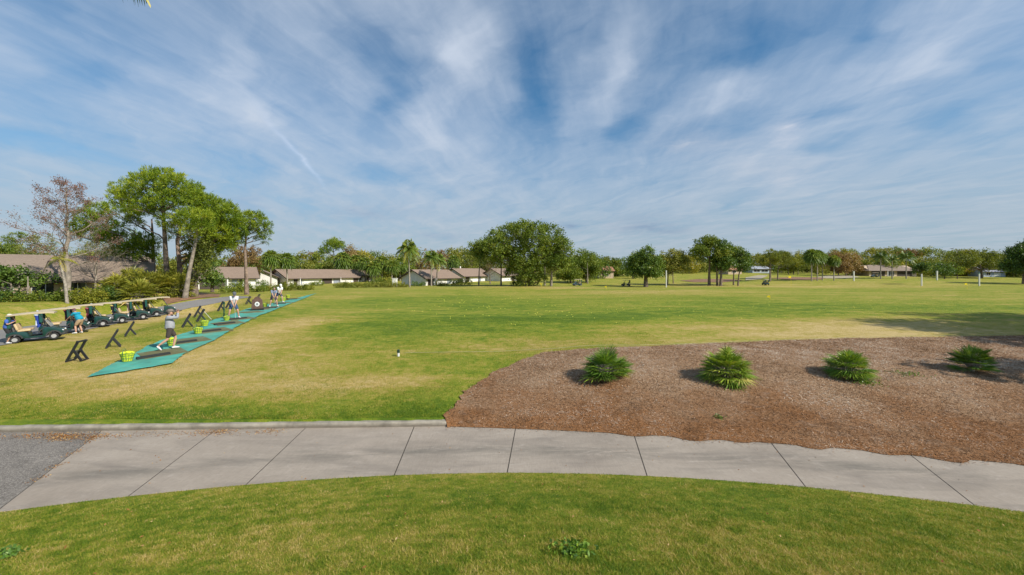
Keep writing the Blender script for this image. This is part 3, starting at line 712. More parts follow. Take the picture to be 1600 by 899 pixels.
def line_px(lst, base, D, zoom=None):
    out = []
    for c in lst:
        px, py = c[:2]
        if zoom: px, py = zoom[0]+px/zoom[2], zoom[1]+py/zoom[2]
        out.append(P(px, py, D+(c[2] if len(c) > 2 else 0))-base)
    out[0] = Vector((out[0].x, out[0].y, min(out[0].z, 0)-0.1)); return out
Z1 = (0, 260, 3.636)

# ------------------------------------------------------------------ the pine group behind the carts
def hero(name, label, D, trunkpx, clumps, foil, depth=1.6, zoom=Z1, **kw):
    bp_ = trunkpx[0][0]; px0 = (zoom[0]+bp_/zoom[2]) if zoom else bp_
    base = GD(px0, D)
    tr = [line_px(t, base, D, zoom) for t in ([trunkpx] if not isinstance(trunkpx[0][0], (tuple, list)) else trunkpx)]
    tr[0][0] = Vector((0, 0, -0.15))
    return tree(name, label, base, tr, clump_px(clumps, base, D, depth, kw.pop('squash', 0.72), zoom), foil, **kw)
PG = 'slash pines grouped behind the parked carts'
hero('pine_tree', 'tallest slash pine of the group, straight trunk rising behind the last carts', 50, [(965, 745), (945, 560), (935, 380), (925, 220), (915, 120)],
     [(930, 75, 85), (830, 100, 95), (735, 130, 75), (1015, 120, 80), (880, 175, 95), (770, 195, 90), (690, 185, 60), (1050, 180, 75), (960, 200, 95), (735, 275, 60, 1), (800, 240, 70, -1.5), (870, 60, 70), (985, 75, 60), (660, 150, 40), (1040, 240, 60), (900, 260, 60)],
     F_PINE, bark=M_BARKP, leaf=0.34, dens=1.25, kind='needle', tone=0.50, group=PG, r0=0.34, depth=2.2, limb_r=0.08, gap=0.3)
hero('pine_tree', 'slash pine whose low boughs reach over the carts toward the bare cypress', 54, [(880, 735), (872, 560), (868, 400), (862, 300)],
     [(550, 250, 66), (480, 290, 60), (580, 320, 70), (455, 350, 52), (535, 390, 75), (620, 405, 60), (720, 420, 75), (815, 430, 66), (690, 480, 62), (640, 340, 40), (760, 320, 45), (610, 235, 36), (430, 385, 35), (770, 470, 60), (850, 460, 50), (740, 250, 55), (640, 500, 60), (820, 510, 50)],
     F_PINE, bark=M_BARKP, leaf=0.34, dens=1.5, kind='needle', tone=0.52, group=PG, r0=0.28, depth=2.2, limb_r=0.08, gap=0.3)
hero('pine_tree', 'slash pine with a pale leaning trunk and a small bright crown', 48, [(1050, 745), (1075, 600), (1105, 460), (1120, 385), (1110, 320)],
     [(960, 310, 52), (1050, 300, 60), (1105, 300, 80), (1150, 330, 60), (1030, 350, 46), (950, 345, 36), (1090, 370, 50), (1150, 280, 50)],
     F_PINE, bark=M_BARKG, leaf=0.32, dens=1.3, kind='needle', tone=0.60, group=PG, r0=0.25, depth=1.5, limb_r=0.08)
hero('pine_tree', 'slash pine carrying the broad sloping crown beside the vine covered trunk', 53, [(1035, 730), (1020, 560), (1008, 420), (1030, 330), (1120, 240)],
     [(1150, 205, 80), (1225, 240, 85), (1290, 300, 78), (1200, 330, 78), (1335, 365, 62), (1260, 390, 82), (1335, 420, 56), (1215, 440, 66), (1275, 460, 48), (1100, 170, 60), (1170, 270, 80), (1300, 250, 50), (1350, 320, 45), (1100, 130, 45), (1000, 400, 40), (1180, 410, 60), (1300, 345, 60), (1240, 330, 60), (1160, 350, 55), (1250, 440, 55), (1205, 490, 45), (1310, 440, 44)],
     F_PINE, bark=M_BARKP, leaf=0.34, dens=1.7, kind='needle', tone=0.50, group=PG, r0=0.34, depth=2.2, limb_r=0.09, gap=0.3)
hero('vine_covered_tree', 'thick trunk wrapped in dark olive vines below the pine crowns', 51, [(1095, 745), (1100, 640), (1110, 520), (1130, 430)],
     [(1135, 420, 66), (1115, 480, 66), (1130, 540, 60), (1120, 600, 52), (1165, 470, 50), (1080, 450, 40), (1150, 570, 40), (1100, 655, 32), (1190, 520, 36)],
     F_OLIVE, leaf=0.26, dens=1.2, tone=0.22, r0=0.55, depth=0.8, squash=1.0)
hero('pine_tree', 'lone slim pine with an open rounded crown standing apart from the group', 56, [(1402, 738), (1398, 600), (1392, 480), (1398, 400), (1420, 320)],
     [(1430, 300, 60), (1485, 325, 48), (1395, 325, 42), (1500, 385, 40), (1365, 310, 34), (1445, 370, 40), (1512, 425, 24), (1460, 285, 40), (1390, 285, 34), (1380, 385, 24), (1520, 350, 30), (1420, 350, 36), (1480, 410, 26)],
     F_PINE, bark=M_BARKP, leaf=0.32, dens=1.25, kind='needle', tone=0.55, r0=0.25, depth=1.6, limb_r=0.06)
# bare cypress: fine branching with a few russet leaves
def bare_tree(name, label, base, h, w, seed, foil, leaf=0.16, r0=0.3, levels=4, n_leaf=2600, bark=None, start=0.28, tone=0.4):
    rg = random.Random(seed); root = thing(name, label, 'tree', base); m = MB(); tips = []
    main = wavy((0, 0, -0.1), (rg.uniform(-.3, .3), 0, h*0.94), 0.012, 9, rg)
    m.tube(main, [r0*(1.3 if i == 0 else 1-0.9*i/9) for i in range(10)], 9)
    def grow(p, d, L, r, lev):
        e = p+d*L; mid = p.lerp(e, .5)+Vector((rg.uniform(-1, 1), rg.uniform(-1, 1), rg.uniform(-.5, .8)))*L*0.09
        m.tube([p, mid, e], [r, r*.72, r*.42], 5 if lev < 2 else 3, False)
        if lev >= levels: tips.append(e); tips.append(mid); return
        for i in range(4 if lev == 1 else 3):
            u = rg.uniform(.35, 1.0); q = p.lerp(mid, u*2) if u < .5 else mid.lerp(e, u*2-1)
            nd = (d+Vector((rg.uniform(-1, 1), rg.uniform(-1, 1), rg.uniform(-.25, .75)))*0.85).normalized()
            grow(q, nd, L*rg.uniform(.42, .68), r*.5, lev+1)
    for k in range(26):
        u = start+(0.97-start)*(k+rg.random())/26; i = min(int(u*9), 8); p = main[i].lerp(main[i+1], u*9-i)
        a = k*2.4+rg.uniform(-.4, .4); prof = w*(1.05-0.75*((u-start)/(1-start))**1.4)*(0.55+0.45*min(1, (u-start)/.15))
        el = 0.25+0.55*u; grow(p, Vector((math.cos(a)*math.cos(el), math.sin(a)*math.cos(el), math.sin(el))), prof*rg.uniform(.55, .75), r0*0.26*(1.2-u), 1)
    m.build('trunk', bark or M_BARK, root, smooth=True)
    tp = np.array([tuple(t) for t in tips]); c = tp[rng.integers(0, len(tp), n_leaf)]+rng.normal(0, 0.16, (n_leaf, 3))
    fast_mesh('crown', cards(c, leaf, leaf*.5), None, foil, root, tone=np.repeat(np.clip(rng.normal(tone, .2, n_leaf), 0, 1), 4))
    return root
F_CYP = foliage('russet cypress leaves', [(0, (0.07, 0.04, 0.035)), (0.5, (0.20, 0.105, 0.080)), (1, (0.30, 0.17, 0.12))], 0.2)
bare_tree('bald_cypress', 'tall winter cypress, mostly bare with a haze of russet leaves, behind the carts', GD(106, 44), 12.9, 4.6, 4, F_CYP, 0.14, 0.32, 4, 7000, M_BARKG, tone=.5)
bare_tree('bare_tree', 'low leafless tree with grey tangled twigs in front of the brown roof', GD(150, 47), 6.2, 4.2, 9, F_RUST, 0.10, 0.16, 4, 500, M_BARKG, 0.35)
bare_tree('bare_tree', 'leafless olive brown scrub tree behind the brown roofed house', GD(62, 66), 8.5, 4.5, 12, F_OLIVE, 0.22, 0.2, 4, 2600, M_BARKG, 0.3)
bare_tree('bare_tree', 'thin brown leafless tree between the cypress and the pine group', GD(160, 68), 9.0, 4.5, 15, F_OLIVE, 0.24, 0.2, 4, 3000, M_BARKG, 0.3)

# ------------------------------------------------------------------ palms
def fan_leaf(VT, hub, d, L, n, tone, spread=2.0, droop=0.35, w=0.09):
    d = np.array(d)/np.linalg.norm(d); side = np.cross(d, [0, 0, 1.0]); ns = np.linalg.norm(side)
    side = side/ns if ns > 1e-3 else np.array([1.0, 0, 0]); up = np.cross(side, d)
    for j in range(n):
        a = (j/(n-1)-.5)*2*spread; v = d*math.cos(a)+side*math.sin(a)
        Lj = L*(0.62+0.38*math.cos(a*0.55))*random.uniform(.9, 1.08)
        m1 = hub+v*Lj*0.5+up*Lj*0.03; tip = hub+v*Lj+np.array([0, 0, -droop*Lj*random.uniform(.5, 1.1)])+up*Lj*.02
        wv = np.cross(v, up)*w*Lj; fold = up*w*Lj*0.5*(1 if j % 2 else -1)
        VT[0] += [hub, m1+wv+fold, tip, m1-wv-fold]; VT[1] += [tone+random.gauss(0, .06)]*4
def fan_bush(name, label, base, r, hgt, leaves, n, foil, group=None, cat='palm', tone=0.45, L=0.45, low=-0.1, w=0.09, droop=.35, dead=.06, hubk=.62):
    root = thing(name, label, cat, base, random.uniform(0, 6), group); VT = [[], []]; m = MB()
    for k in range(leaves):
        a = k*2.39996; u = (k+.5)/leaves; el = R(86)*(1-u**0.8)+low*u
        if hubk < .6: el = max(low, math.asin(min(1, max(0.0, 1-u+random.uniform(-.22, .22))))); a += random.uniform(-.5, .5)
        d = np.array([math.cos(a)*math.cos(el), math.sin(a)*math.cos(el), math.sin(el)])+rng.normal(0, .10, 3)
        pl = random.uniform(.75, 1.05); start = np.array([d[0]*0.08, d[1]*0.08, hgt*0.12]); Lk = 1.0 if hubk > .6 else 1.12-.30*max(0, d[2])
        hub = start+d*np.array([r, r, hgt*.95])*(pl)*hubk
        if hub[2] < 0.07: hub[2] = 0.07+random.uniform(0, .06)
        m.tube([start, (start+hub)/2+np.array([0, 0, .05*hgt]), hub], [0.012*r*1.4, 0.009*r*1.4, 0.006*r*1.4], 4, False)
        tn = 0.97 if (u > .75 and random.random() < dead*4) else tone-0.15*u+random.gauss(0, .10)
        dd = d+np.array([0, 0, -.10]); fan_leaf(VT, hub, dd, Lk*L*random.uniform(.8, 1.15), n, tn, 1.75, droop, w)
    m.tube([(0, 0, -.1), (0, 0, hgt*.2)], [0.13*r, 0.08*r], 8); m.build('stem', M_PTRUNK, root)
    fast_mesh('fronds', np.array(VT[0]), None, foil, root, tone=np.clip(VT[1], 0, 1)); return root
BEDP = 'dwarf fan palms in the mulch bed'
for px, py, wpx, hpx, lab in [(948, 601, 74, 57, 'dwarf fan palm closest to the green sprinkler stake, first in the mulch bed'), (1134, 604, 84, 58, 'widest dwarf fan palm in the mulch bed, with a weed at its foot'),
                              (1326, 598, 78, 52, 'bright dwarf fan palm in the mulch bed spreading low with leafy weeds beside it'), (1519, 588, 70, 52, 'dark dwarf fan palm at the shaded end of the mulch bed')]:
    b_ = G(px, py); q = PM(b_.y); b_.y += 0.5*wpx/q*0.5; b_.x = (px-800)/F*b_.y; b_.z = T(b_.x, b_.y)
    fan_bush('fan_palm', lab, b_, wpx/q/2*1.08*abs(math.cos(math.atan2(px-800, F)))**.8, hpx/q*1.17, {948: 80, 1134: 104, 1326: 92, 1519: 76}[px], 17, F_BUSH, BEDP, tone={948: .56, 1134: .62, 1326: .64, 1519: .44}[px], hubk=.48, L=wpx/q/2*abs(math.cos(math.atan2(px-800, F)))**.8*{948: .64, 1134: .60, 1326: .60, 1519: .64}[px], w=0.032, low={948: .02, 1134: -.1, 1326: -.15, 1519: .05}[px], droop={948: .10, 1134: .18, 1326: .22, 1519: .04}[px], dead=.03)
def weed(label, px, py, r, h, seed, n=260, foil=None):
    b_ = G(px, py); root = thing('weed', label, 'weed', b_); c = rng.normal(0, .42, (n, 3))*np.array([r, r, h]); c[:, 2] = np.abs(c[:, 2])+.03
    m = MB()
    for k in range(7):
        e = c[k*3]; m.tube([(0, 0, -.01), tuple(e*.6), tuple(e)], .006, 4, False)
    m.build('stem', F_MID, root); fast_mesh('leaves', cards(c, .05, .03), None, foil or F_BUSH, root, tone=np.repeat(rng.normal(.34, .14, n), 4))
weed('leafy weed in front of the widest dwarf palm', 1146, 607, .28, .14, 1); weed('leafy weed spilling from the foot of the bright dwarf palm', 1350, 600, .45, .22, 2, 420)
weed('small green weed alone in the middle of the red pine straw', 1124, 656, .12, .12, 3, 60); weed('small weeds between the bright palm and the dark palm', 1415, 587, .5, .12, 4, 160)
weed('broad dark green weed patch in the near lawn', 897, 866, .20, .045, 5, 260); weed('dark green weed tuft at the edge of the near lawn', 8, 872, .16, .045, 6, 150)
# big clump of fan palms behind the carts
FG = 'bushy cabbage palms behind the cart row'
for i, (px, D, r, h) in enumerate([(182, 47, 2.1, 3.0), (205, 48.5, 2.4, 4.1), (232, 47.5, 2.4, 3.7), (255, 49, 2.3, 3.9), (218, 45.5, 1.9, 2.6), (278, 49.5, 1.7, 3.3)]):
    lab = ['outermost bushy fan palm beside the house wall', 'tallest bushy fan palm in the clump over the carts', 'full bushy fan palm in the heart of the clump', 'bushy fan palm against the tallest pine trunk', 'low bushy fan palm in front of the clump', 'narrow bushy fan palm between the two pine trunks'][i]
    fan_bush('cabbage_palm', lab, GD(px, D), r, h, 74, 12, F_FAN, FG, tone=0.44, L=1.15, w=0.052, droop=.25, low=-.25, dead=.03)
# sabal palms with trunks
def sabal(base, h, r, label, group, leaves=46, lean=0, foil=None):
    root = thing('sabal_palm', label, 'palm', base, random.uniform(0, 6), group); m = MB()
    top = Vector((lean, 0, h-r*0.75)); m.tube([(0, 0, -.1), (lean*.3, 0, h*.4), top], [.2, .16, .17], 8); m.build('trunk', M_PTRUNK, root, smooth=True)
    VT = [[], []]; tp = np.array(top)
    for k in range(leaves):
        a = k*2.4; u = (k+.5)/leaves; el = R(85)*(1-2.0*u*0.85)
        d = np.array([math.cos(a)*math.cos(el), math.sin(a)*math.cos(el), math.sin(el)])
        fan_leaf(VT, tp+d*r*.5, d+np.array([0, 0, -.25]), r*.75, 9, .6-.35*u+random.gauss(0, .08), 1.5, .5, .085)
    fast_mesh('fronds', np.array(VT[0]), None, foil or F_PALM, root, tone=np.clip(VT[1], 0, 1)); return root
def pinnate(VT, base, a, el, L, tone, n=22, lw=.05, ll=.30, sag=1.0):
    h = np.array([math.cos(a), math.sin(a), 0]); side = np.array([-h[1], h[0], 0]); pts = []
    for i in range(n+1):
        u = i/n; pts.append(base+h*L*(math.cos(el)*u*(1-.18*u*u))+np.array([0, 0, L*(math.sin(el)*u-sag*(.30+.45*math.cos(el))*u*u)]))
    for i in range(1, n):
        p = pts[i]; d = pts[i+1]-pts[i-1]; d /= np.linalg.norm(d); l = L*ll*(math.sin(PI*min(1, (i+1.5)/n))**.6)*random.uniform(.85, 1.1)
        for s_ in (-1, 1):
            v = side*s_*.75+d*.45+np.array([0, 0, -.55-.35*random.random()]); v /= np.linalg.norm(v); wv = np.cross(v, side); wv = d*lw*L*.55
            VT[0] += [p-wv*.4, p+v*l*.5-wv, p+v*l, p+v*l*.5+wv]; VT[1] += [tone+random.gauss(0, .06)]*4
    w_ = np.array([0, 0, .012*L])
    for i in range(n): VT[0] += [pts[i]-w_, pts[i+1]-w_*.6, pts[i+1]+w_*.6, pts[i]+w_]; VT[1] += [.8]*4
def queen(base, h, L, label, group=None, fr=22, lean=0.0, foil=None, tone=.45, n=22, r0=.17, name='queen_palm'):
    root = thing(name, label, 'palm', base, 0, group); m = MB()
    top = np.array([lean, 0, h]); m.tube([(0, 0, -.1), (lean*.25, 0, h*.45), tuple(top)], [r0*1.25, r0, r0*.8], 9); m.build('trunk', M_PTRUNK, root, smooth=True)
    VT = [[], []]
    for k in range(fr):
        u = (k+.5)/fr; pinnate(VT, top+np.array([0, 0, .2]), k*2.4+random.uniform(-.2, .2), R(80)-u*R(105), L*random.uniform(.85, 1.05), tone-.15*u+random.gauss(0, .08)+(.45 if u > .9 else 0), n)
    fast_mesh('fronds', np.array(VT[0]), None, foil or F_PALM, root, tone=np.clip(VT[1], 0, 1)); return root
def treeD(px, D): return GD(px, D)
def hpx(py, D, base): return CZ+(HY-py)/F*D-base.z
QG = 'queen palms on the lawn in front of the houses'
D = 96; b_ = GD(640, D); queen(b_, hpx(390, D, b_), 4.2, 'tallest queen palm, pale trunk on the range edge', QG, 30, -.3)
D = 108; b_ = GD(674, D); queen(b_, hpx(403, D, b_), 3.7, 'queen palm with the paler trunk in the pair before the house gable', QG, 26)
D = 112; b_ = GD(682, D); queen(b_, hpx(407, D, b_), 3.6, 'queen palm with the darker trunk in the pair before the house gable', QG, 24, .5)
# slim young palm beside the cypress
b_ = GD(105, 41); queen(b_, hpx(408, 41, b_), 1.7, 'slim leaning palm with a thin ragged yellow tuft beside the bare cypress', None, 6, -.75, F_YELLOW, .45, 14, .12, 'slim_palm')
# palm just outside the frame: only the tips of its fronds hang into view
b_ = Vector((-8.2, 5.6, T(-8.2, 5.6))); rt = thing('coconut_palm', 'hanging palm frond tips dipping in from the top edge of the sky', 'palm', b_)
MB().tube([(0, 0, -.1), (.15, 0, 4), (.05, .1, 8.65)], [.24, .17, .15], 9).build('trunk', M_PTRUNK, rt, smooth=True)
VT = [[], []]
for k in range(16):
    a = k*2.4; d = ((a-0.75+PI) % (2*PI))-PI
    if abs(d) < 1.5: continue
    pinnate(VT, np.array([.05, .1, 8.75]), a, R(60)-k/16*R(60), 2.6, .4, 26)
fr0 = P(225, 0, 7.4)-b_; dv = fr0-Vector((.05, .1, 8.75))
pinnate(VT, np.array([.05, .1, 8.75]), math.atan2(dv.y, dv.x), R(35), math.hypot(dv.x, dv.y)*1.55, .2, 40, .010, .22, 1.0)
fast_mesh('fronds', np.array(VT[0]), None, F_PALM, rt, tone=np.clip(VT[1], 0, 1))

# ------------------------------------------------------------------ trees around the range
def dome(px0, px1, ytop, ybot, n, r, D, base, seed, depth=None, shape=1.0, hollow=.3):
    """uneven crown between pixel columns and rows, with its own depth"""
    rg = random.Random(seed); cx = (px0+px1)/2; hw = (px1-px0)/2-r*.8; hh = (ybot-ytop)-r; out = []; q = PM(D); dep = depth or hw/q
    for i in range(n):
        while True:
            u, v, w = rg.uniform(-1, 1), rg.uniform(0, 1), rg.uniform(-1, 1)
            if u*u+w*w < 1-v**(2*shape) and (u*u+w*w+v*v > hollow): break
        dd = D+w*dep; p = P(cx+u*hw, ybot-r*.4-v*hh, D)-base; rr = r*rg.uniform(.7, 1.25)/q
        out.append((p.x, w*dep, p.z, rr, rr*rg.uniform(.65, .9)))
    return out
def simple(name, label, px, D, x0, x1, yt, yb, foil, n=14, r=10, leaf=.4, trunks=None, dens=1.0, tone=.45, seed=1, r0=.25, bark=None, group=None, kind='leaf', gap=.25, hollow=.3, flat=.45, tvar=.16, shape=1.0, extra=()):
    base = GD(px, D); cl = dome(x0, x1, yt, yb, n, r, D, base, seed, hollow=hollow, shape=shape)
    for e in extra: cl += clump_px([e], base, D, .8)
    top = P((x0+x1)/2, (yt*.55+yb*.45), D)-base
    tr = [[Vector((0, 0, -.15)), Vector((top.x*.15, 0, top.z*.4)), Vector((top.x*.6, 0, top.z*.75)), Vector((top.x, 0, top.z))]]
    rr = [r0]
    for tpx, tD in (trunks or []):
        o = GD(tpx, tD)-base; e = P(tpx+random.uniform(-4, 4), yt*.5+yb*.5, tD)-base; tr.append([Vector((o.x, o.y, o.z-.15)), o.lerp(e, .5), e]); rr.append(r0*.85)
    return tree(name, label, base, tr, cl, foil, bark, leaf, dens, kind, tone, tvar, group, 'tree', True, rr, flat, 14, gap, .06)

# left edge
simple('ligustrum_tree', 'dark spreading tree with several bent grey stems at the frame edge', 18, 42, -40, 72, 417, 447, F_DARK, 22, 10, .26, [(30, 42.5), (44, 41.6), (2, 42)], 1.2, .45, 3, .13, M_BARKG, hollow=.1)
simple('pine_tree', 'dark pine behind the brown roof at the edge of the view', 30, 74, -12, 62, 365, 415, F_MID, 14, 12, .4, None, 1.0, .30, 4, .25, kind='needle')
simple('broadleaf_tree', 'dense green tree low behind the ridge of the brown roof', -12, 70, -50, 28, 378, 425, F_MID, 14, 13, .4, None, 1.0, .3, 5)
simple('broadleaf_tree', 'olive tree filling the gap under the pine boughs', 165, 66, 120, 215, 392, 440, F_OLIVE, 16, 13, .42, None, .9, .38, 6)
simple('broadleaf_tree', 'dark tree in the shade under the pine crowns', 188, 58, 165, 232, 398, 452, F_DARK, 14, 12, .36, None, 1.0, .35, 7)
simple('broadleaf_tree', 'dark shrubby tree between pine trunks and white houses', 332, 68, 305, 352, 402, 447, F_DARK, 12, 9, .34, None, .9, .45, 8)
simple('rusty_tree', 'reddish brown tree behind the lone slim pine', 388, 100, 350, 416, 378, 432, F_RUST, 18, 10, .38, None, .75, .45, 9, .2, gap=.4)
simple('umbrella_pine', 'flat topped umbrella pine rising above the long house roof', 524, 146, 492, 548, 372, 398, F_PINE, 14, 8, .5, None, .95, .38, 10, .3, kind='needle', hollow=.45, shape=.7)
simple('broadleaf_tree', 'tall brownish olive tree beside the umbrella pine', 552, 150, 535, 566, 384, 412, F_RUST, 9, 8, .5, None, .9, .8, 11)
# sabals
SG = 'sabal palms behind the houses'
for i, (px, yt, D, r, lab) in enumerate([(423, 393, 98, 1.6, 'slim sabal palm at the white gabled house'), (449, 397, 101, 1.55, 'slim sabal palm in front of the long house gable'), (536, 396, 132, 2.3, 'sabal palm with its trunk showing above the long roof'),
                                (572, 404, 132, 1.9, 'sabal palm with a tilted trunk at the end of the long house'), (584, 410, 130, 1.9, 'shorter sabal palm leaning at the end of the long house'), (597, 402, 134, 2.0, 'sabal palm in the gap between the two houses, nearer the long house'),
                                (612, 408, 132, 1.8, 'sabal palm in the gap between the two houses, nearer the queen palms'), (625, 404, 136, 2.0, 'sabal palm just behind the tallest queen palm'), (556, 400, 136, 2.1, 'bushy sabal palm over the stepped end of the long roof'), (708, 401, 132, 1.7, 'sabal palm standing over the second house roof'), (399, 408, 104, 1.4, 'short sabal palm behind the white houses'), (330, 405, 100, 1.5, 'sabal palm over the roof of the house behind the pines'), (342, 408, 104, 1.4, 'smaller sabal palm over the roof of the house behind the pines')]):
    b_ = GD(px, D); sabal(b_, hpx(yt, D, b_), r*1.3, lab, SG, 40, (random.uniform(-.4, .4) if i != 3 else -1.0))
# around the second house
simple('broadleaf_tree', 'slender tree with a rounded green crown next to the big ficus', 748, 107, 728, 778, 367, 412, F_MID, 16, 9, .42, [], 1.0, .45, 21, .17)
simple('broadleaf_tree', 'tree with a thin dark trunk under the edge of the big ficus', 783, 104, 762, 806, 372, 410, F_MID, 12, 9, .42, [], 1.0, .3, 22, .2)
b_ = GD(818, 100)
cl = clump_px([(772, 372, 15), (764, 386, 13), (776, 398, 14), (884, 384, 12), (888, 396, 10), (792, 366, 20), (815, 362, 20), (838, 364, 20), (860, 368, 20), (782, 384, 19), (806, 383, 22), (832, 382, 23), (858, 386, 20), (795, 404, 18), (818, 402, 22), (844, 404, 20), (868, 402, 14), (815, 420, 19), (835, 422, 17), (800, 424, 12), (822, 436, 16), (810, 440, 12), (832, 440, 12), (846, 436, 9), (780, 372, 12), (875, 378, 12), (825, 356, 12), (804, 357, 10), (850, 358, 10)], b_, 100, 4.0, .85)
tree('ficus_tree', 'huge dense ficus with dark foliage down to the lawn, dominating the range edge', b_, [[Vector((0, 0, -.2)), Vector((.1, 0, 2.5)), Vector((0, 0, 6)), Vector((.4, 0, 9))], [Vector((1.2, .5, -.2)), Vector((1.8, .3, 3)), Vector((3, 0, 7))]], cl, F_MID, leaf=.42, dens=1.25, tone=.33, tvar=.2, r0=.55, limb_r=.12)
simple('broadleaf_tree', 'mid green tree with a pale trunk touching the big ficus', 861, 100, 842, 894, 367, 422, F_MID, 20, 11, .42, [(851, 108)], 1.05, .36, 24, .3, M_BARKG)
simple('broadleaf_tree', 'broad rounded tree sloping down beside the ficus', 916, 134, 874, 940, 385, 436, F_MID, 30, 11, .5, [(918, 128)], 1.1, .38, 25, .25, M_BARKG, hollow=.1)
simple('broadleaf_tree', 'bright dense shrubby tree at the foot of the rounded tree', 892, 128, 866, 912, 406, 437, F_MID, 16, 9, .45, None, 1.1, .52, 26, hollow=.1)
# middle and right groups
RG = 'trees on the fairway edge'
simple('oak_tree', 'dense dark oak with a stout short trunk beside the white post', 1009, 112, 980, 1037, 381, 433, F_DARK, 30, 11, .42, None, 1.25, .55, 31, .55, group=RG, hollow=.12, extra=[(990, 420, 10), (1027, 428, 9), (985, 410, 9)])
simple('broadleaf_tree', 'pale green tree with a thin trunk behind the white post', 1043, 122, 1022, 1078, 382, 432, F_OLIVE, 24, 9, .42, [(1052, 130)], .9, .55, 32, .18, group=RG, gap=.35)
simple('oak_tree', 'large airy oak with sky showing through its crown', 1108, 118, 1078, 1142, 366, 404, F_MID, 22, 10, .42, None, .95, .32, 33, .36, group=RG, hollow=.35, gap=.4, extra=[(1095, 406, 7), (1084, 396, 9)])
simple('oak_tree', 'dark dense oak on twin trunks in the middle of the oak group', 1126, 116, 1112, 1152, 374, 432, F_DARK, 20, 10, .42, [(1121, 117)], 1.1, .42, 34, .36, group=RG)
simple('oak_tree', 'oak with bright leaves on the sunlit side of the oak group', 1146, 122, 1134, 1166, 378, 424, F_MID, 14, 8, .42, [], 1.0, .5, 35, .2, group=RG)
simple('pine_tree', 'small dark pine with a leaning dark trunk after the oak group', 1153, 118, 1142, 1184, 386, 424, F_DARK, 14, 8, .4, [], .9, .3, 36, .22, group=RG, gap=.4)
simple('pine_tree', 'pine in the pair near the fairway cart, leaning slightly', 1203, 140, 1180, 1222, 388, 418, F_OLIVE, 15, 8, .5, [(1204, 143)], .9, .32, 37, .2, group=RG, kind='needle')
simple('pine_tree', 'taller yellow green pine beyond the pair near the fairway cart', 1215, 150, 1198, 1240, 390, 416, F_OLIVE, 14, 8, .5, [], .9, .45, 38, .2, group=RG, kind='needle')
simple('broadleaf_tree', 'yellow green tree behind the pine pair', 1240, 190, 1218, 1262, 396, 424, F_YELLOW, 14, 8, .6, [(1232, 188), (1247, 192)], .9, .35, 39, .2, group=RG)
for i, (px, yt, lab) in enumerate([(1268, 391, 'sabal palm in the dense palm clump by the sand bunker, innermost'), (1277, 392, 'sabal palm with the thickest head in the clump by the sand bunker'), (1303, 400, 'sabal palm standing alone beside the sand bunker'), (1285, 396, 'shorter sabal palm in the clump by the sand bunker')]):
    b_ = GD(px, 140+i*1.5); sabal(b_, hpx(yt, 140, b_), 2.6 if i < 2 else 2.0, lab, 'sabal palms by the bunker', 56)
simple('rusty_tree', 'rust coloured tree behind the sabal palms, rounder one', 1310, 175, 1292, 1330, 388, 426, F_RUST, 16, 9, .55, [(1322, 172)], .9, .55, 41, .2, group=RG)
simple('rusty_tree', 'rust coloured tree with orange tips next to the palm grove', 1333, 182, 1312, 1352, 389, 428, F_RUST, 14, 9, .55, None, .8, .72, 42, .2, group=RG)
for i, (px, yt, L, lab) in enumerate([(1376, 402, 4.2, 'feathery palm in front of the long low house, nearest the rusty trees'), (1394, 406, 3.6, 'middle feathery palm in front of the long low house'), (1416, 402, 4.6, 'droopy feathery palm in front of the long low house')]):
    b_ = GD(px, 150); queen(b_, hpx(yt, 150, b_), L, lab, 'feathery palms by the far house', 20, 0, None, .28, 16)
simple('broadleaf_tree', 'round dark shrub tree on a bare stem behind the tall white post', 1440, 118, 1428, 1452, 408, 428, F_DARK, 10, 6, .35, None, 1.1, .4, 43, .12)
simple('broadleaf_tree', 'low round tree near the short white post', 1476, 150, 1460, 1492, 411, 428, F_DARK, 10, 6, .45, None, 1.1, .5, 44, .15)
simple('broadleaf_tree', 'small round shrub tree between the short post and the pale oak', 1496, 155, 1485, 1506, 415, 428, F_MID, 8, 5, .45, None, 1.1, .5, 45, .15)
simple('oak_tree', 'wide pale olive oak spreading over the far lawn', 1534, 165, 1480, 1578, 389, 424, F_OLIVE, 34, 9, .55, None, .85, .42, 46, .35, gap=.4)
simple('oak_tree', 'large dark tree at the far frame edge', 1600, 120, 1566, 1640, 372, 427, F_DARK, 34, 12, .42, None, 1.15, .32, 47, .4, hollow=.1)
# trees outside the frame whose shade falls across the bed and the lawn
for x, y, h, r, s_ in [(35.5, 14.5, 12, 5.0, 51), (43, 18, 13, 5.5, 52), (23.8, 9.6, 7.5, 2.4, 53)]:
    b_ = Vector((x, y, T(x, y))); rg = random.Random(s_)
    cl = [(rg.uniform(-.6, .6)*r, rg.uniform(-.6, .6)*r, h*rg.uniform(.5, .95), r*.38, r*.3) for _ in range(18)]
    tree('shade_tree', ['spreading shade tree standing beyond the view, shading the far lawn', 'taller shade tree standing beyond the view', 'small shade tree standing beyond the view beside the mulch bed'][s_-51], b_, [[Vector((0, 0, -.1)), Vector((.2, 0, h*.35)), Vector((0, 0, h*.75))]], cl, F_MID, leaf=.4, dens=.9)
